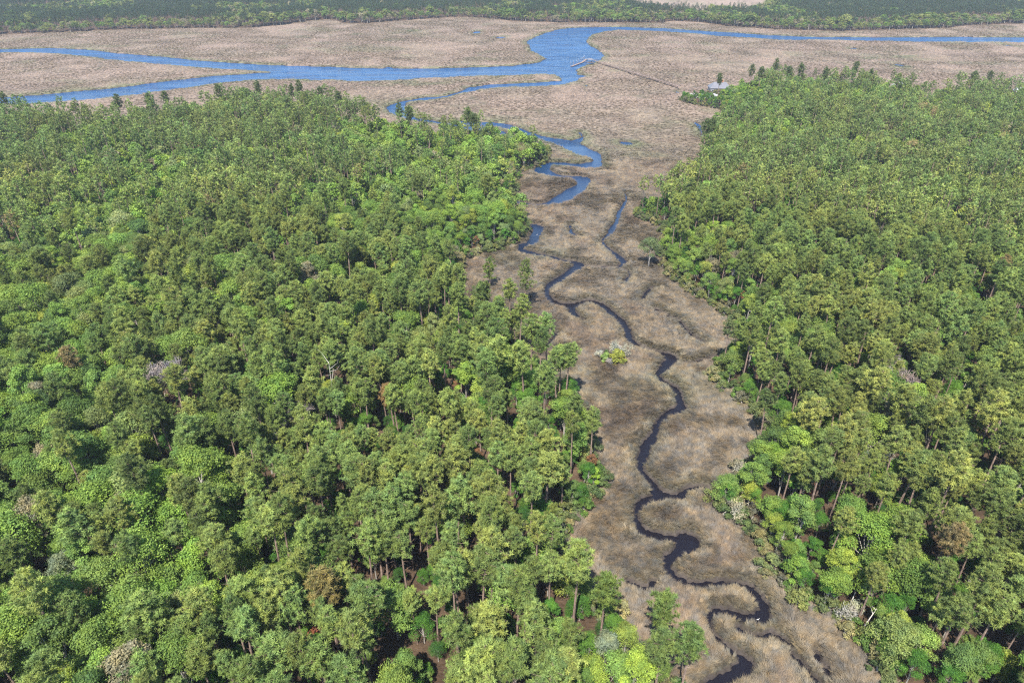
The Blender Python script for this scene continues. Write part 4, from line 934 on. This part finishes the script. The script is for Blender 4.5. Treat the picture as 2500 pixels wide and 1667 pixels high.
for k in range(int(L_/5)+1):
    for o_ in (-.85, .85):
        q = LP2(min(k*5.0, L_), o_, 0); new_obj('pile', pm, e, q)
# pavilion at the river end
px_, py_ = ground(1441, 158)
e = empty('pavilion', (px_, py_, 0), 'small grey-roofed pavilion on tall piles at the river end of the boardwalk', 'pavilion', rz=an)
MB().box((0, 0, 2.05), (6.4, 6.0, .18)).part('platform', M_PALEWOOD, e)
MB().prism([[(-3.5,-3.3,4.9),(3.5,-3.3,4.9),(1.2,0,6.3),(-1.2,0,6.3)], [(3.5,3.3,4.9),(-3.5,3.3,4.9),(-1.2,0,6.3),(1.2,0,6.3)], [(-3.5,3.3,4.9),(-3.5,-3.3,4.9),(-1.2,0,6.3)], [(3.5,-3.3,4.9),(3.5,3.3,4.9),(1.2,0,6.3)], [(-3.5,3.3,4.88),(3.5,3.3,4.88),(3.5,-3.3,4.88),(-3.5,-3.3,4.88)]]).part('roof', M_ROOF, e)
pp = MB().bar((0, 0, -1.8), (0, 0, 4.9), .16, .13, 6).mesh('post', M_DARKWOOD)
for a_ in (-2.9, 0, 2.9):
    for b_ in (-2.7, 2.7): new_obj('post', pp, e, (a_, b_, 0))
for b_ in (-2.9, 2.9): MB().box((0, b_, 3.0), (6.0, .1, .1)).part('railing', M_PALEWOOD, e)
MB().box((3.1, 0, 3.0), (.1, 3.0, .1)).part('railing', M_PALEWOOD, e)
MB().box((-2.0, 2.1, 2.6), (1.6, .5, .9)).part('bench', M_PALEWOOD, e)
# link walk from boardwalk end to pavilion
# gangway and floating dock
fa = ground(1395.6, 161.5); fb_ = ground(1421, 152); fc = ground(1432.4, 144)
e = empty('floating_dock', (fa[0], fa[1], 0), 'long narrow floating dock with white pilings lying in the river off the pavilion', 'dock')
def strip(a, b, wdt, z, th, mat, name, e, ox, oy):
    L_ = math.hypot(b[0]-a[0], b[1]-a[1]); an_ = math.atan2(b[1]-a[1], b[0]-a[0])
    MB().box(((a[0]+b[0])/2-ox, (a[1]+b[1])/2-oy, z), (L_, wdt, th), an_).part(name, mat, e)
strip(fa, fb_, 2.4, WL+.35, .5, M_DARKWOOD, 'float', e, *fa); strip(fb_, fc, 2.4, WL+.36, .5, M_DARKWOOD, 'float', e, *fa)
strip(fa, fb_, 2.1, WL+.63, .05, M_PALEWOOD, 'deck', e, *fa); strip(fb_, fc, 2.1, WL+.64, .05, M_PALEWOOD, 'deck', e, *fa)
pm2 = MB().bar((0, 0, -2.5), (0, 0, 3.0), .16, .14, 6).mesh('piling', M_PALEWOOD); cm = MB().bar((0, 0, 2.95), (0, 0, 3.6), .26, .03, 8).mesh('piling_cap', M_WHITE)
for k in range(8):
    f = (k+.3)/8; q = (fa[0]+(fb_[0]-fa[0])*f*2, fa[1]+(fb_[1]-fa[1])*f*2) if f < .5 else (fb_[0]+(fc[0]-fb_[0])*(f*2-1), fb_[1]+(fc[1]-fb_[1])*(f*2-1))
    po = new_obj('piling', pm2, e, (q[0]-fa[0]-1.6, q[1]-fa[1]+1.6, 0)); new_obj('piling_cap', cm, po)
e = empty('gangway', (px_, py_, 0), 'short pale gangway between the pavilion and the floating dock', 'gangway')
g0 = np.array([-3.2, 1.5, 2.0]); g1 = np.array([fb_[0]-px_+1.5, fb_[1]-py_+3, WL+.75])
for o_ in (-.6, .6): MB().bar(g0+[0, o_, .9], g1+[0, o_, .9], .05, .05, 4).part('handrail', M_WHITE, e)
q_ = MB(); n = len(q_.v); q_.v += [tuple(g0+[0,-.6,0]), tuple(g0+[0,.6,0]), tuple(g1+[0,.6,0]), tuple(g1+[0,-.6,0]), tuple(g0+[0,-.6,-.15]), tuple(g0+[0,.6,-.15]), tuple(g1+[0,.6,-.15]), tuple(g1+[0,-.6,-.15])]
q_.f += [(0,1,2,3),(7,6,5,4),(0,4,5,1),(1,5,6,2),(2,6,7,3),(3,7,4,0)]; q_.part('walkway', M_PALEWOOD, e)

# ------------------------------------------------------------------ houses
def house(x, y, w_, d_, h_, rz, roofm, wallm, label, chim=None, name='house', rh=3.0, hip=3.0):
    e = empty(name, (x, y, float(ground_z(x, y)[0])), label, 'house', rz=rz)
    MB().box((0, 0, h_/2), (w_, d_, h_)).part('wall', wallm, e)
    W2, D2 = w_/2+.6, d_/2+.6
    r = MB().prism([[(-W2,-D2,h_+.01),(W2,-D2,h_+.01),(W2-hip,0,h_+rh),(-W2+hip,0,h_+rh)], [(W2,D2,h_+.01),(-W2,D2,h_+.01),(-W2+hip,0,h_+rh),(W2-hip,0,h_+rh)],
        [(-W2,D2,h_+.01),(-W2,-D2,h_+.01),(-W2+hip,0,h_+rh)], [(W2,-D2,h_+.01),(W2,D2,h_+.01),(W2-hip,0,h_+rh)], [(-W2,D2,h_),(W2,D2,h_),(W2,-D2,h_),(-W2,-D2,h_)]]).part('roof', roofm, e)
    if chim: MB().box((chim, .3, h_+rh+.4), (1.3, 1.0, 2.6)).part('chimney', M_BRICK, r)
    for k in range(int(w_/3)):
        wx = -w_/2+1.8+k*3.0
        wn = MB().box((wx, -d_/2-.02, h_*.55), (1.3, .08, 1.7)).part('window', M_WHITE, e)
        MB().box((wx, -d_/2-.07, h_*.55), (1.05, .06, 1.45)).part('pane', M_GLASS, wn)
    return e
hx, hy = ground(1759, 229)
house(hx, hy+6, 17, 12, 4.2, -.05, M_ROOF, M_WALL, 'house with a broad light grey metal roof and brick chimney on the wooded point', chim=2.0, rh=4.2, hip=4)
hx2, hy2 = ground(2195, 238); house(hx2, hy2+5, 9, 8, 8.5, .4, M_WHITE, M_WHITE, 'white-roofed house glimpsed among trees in the far right wood', rh=3.6, hip=1.0)
hx3, hy3 = ground(2494, 250); house(hx3, hy3+4, 10, 8, 8, -.3, M_WHITE, M_WALL, 'white-roofed house at the right border of the photograph', rh=3, hip=1.0)
ax_, ay_ = ground(1686, 240); ex_, ey_ = ground(1752, 241)
e = empty('pool_terrace', ((ax_+ex_)/2, (ay_+ey_)/2+3, float(ground_z(ax_, ay_)[0])), 'white walled terrace with a narrow blue pool below the grey-roofed house', 'terrace')
Lt = ex_-ax_
MB().box((0, 0, .3), (Lt, 8, .6)).part('paving', M_PALEWOOD, e); MB().box((0, -.3, .62), (Lt*.5, 4.2, .06)).part('pool', M_POOL, e)
for k in range(9): MB().box((-Lt/2+(k+.5)*Lt/9, 4.0, 1.4), (Lt/9-.5, .25, 2.2)).part('wall_panel', M_WHITE, e)
MB().box((Lt/2-1.4, -1.8, 1.6), (2.6, 2.4, 2.4)).part('shed', M_WHITE, e)
for k in range(5): MB().box((-Lt/2+1.6+k*1.2, -3.8, 1.2), (.9, .2, 1.2)).part('fence_panel', M_WHITE, e)

# ------------------------------------------------------------------ air
hb = MB().box((0, 3200, 60), (9000, 7000, 128)); 
hm = bpy.data.materials.new('pale_air'); hm.use_nodes = True; t = hm.node_tree; t.nodes.clear()
pv = t.nodes.new('ShaderNodeVolumePrincipled'); pv.inputs['Color'].default_value = (.72,.82,1,1); pv.inputs['Density'].default_value = .00008; pv.inputs['Anisotropy'].default_value = .1
ov = t.nodes.new('ShaderNodeOutputMaterial'); t.links.new(pv.outputs[0], ov.inputs['Volume'])
if True:
    new_obj('haze', hb.mesh('haze', hm), kind='stuff')
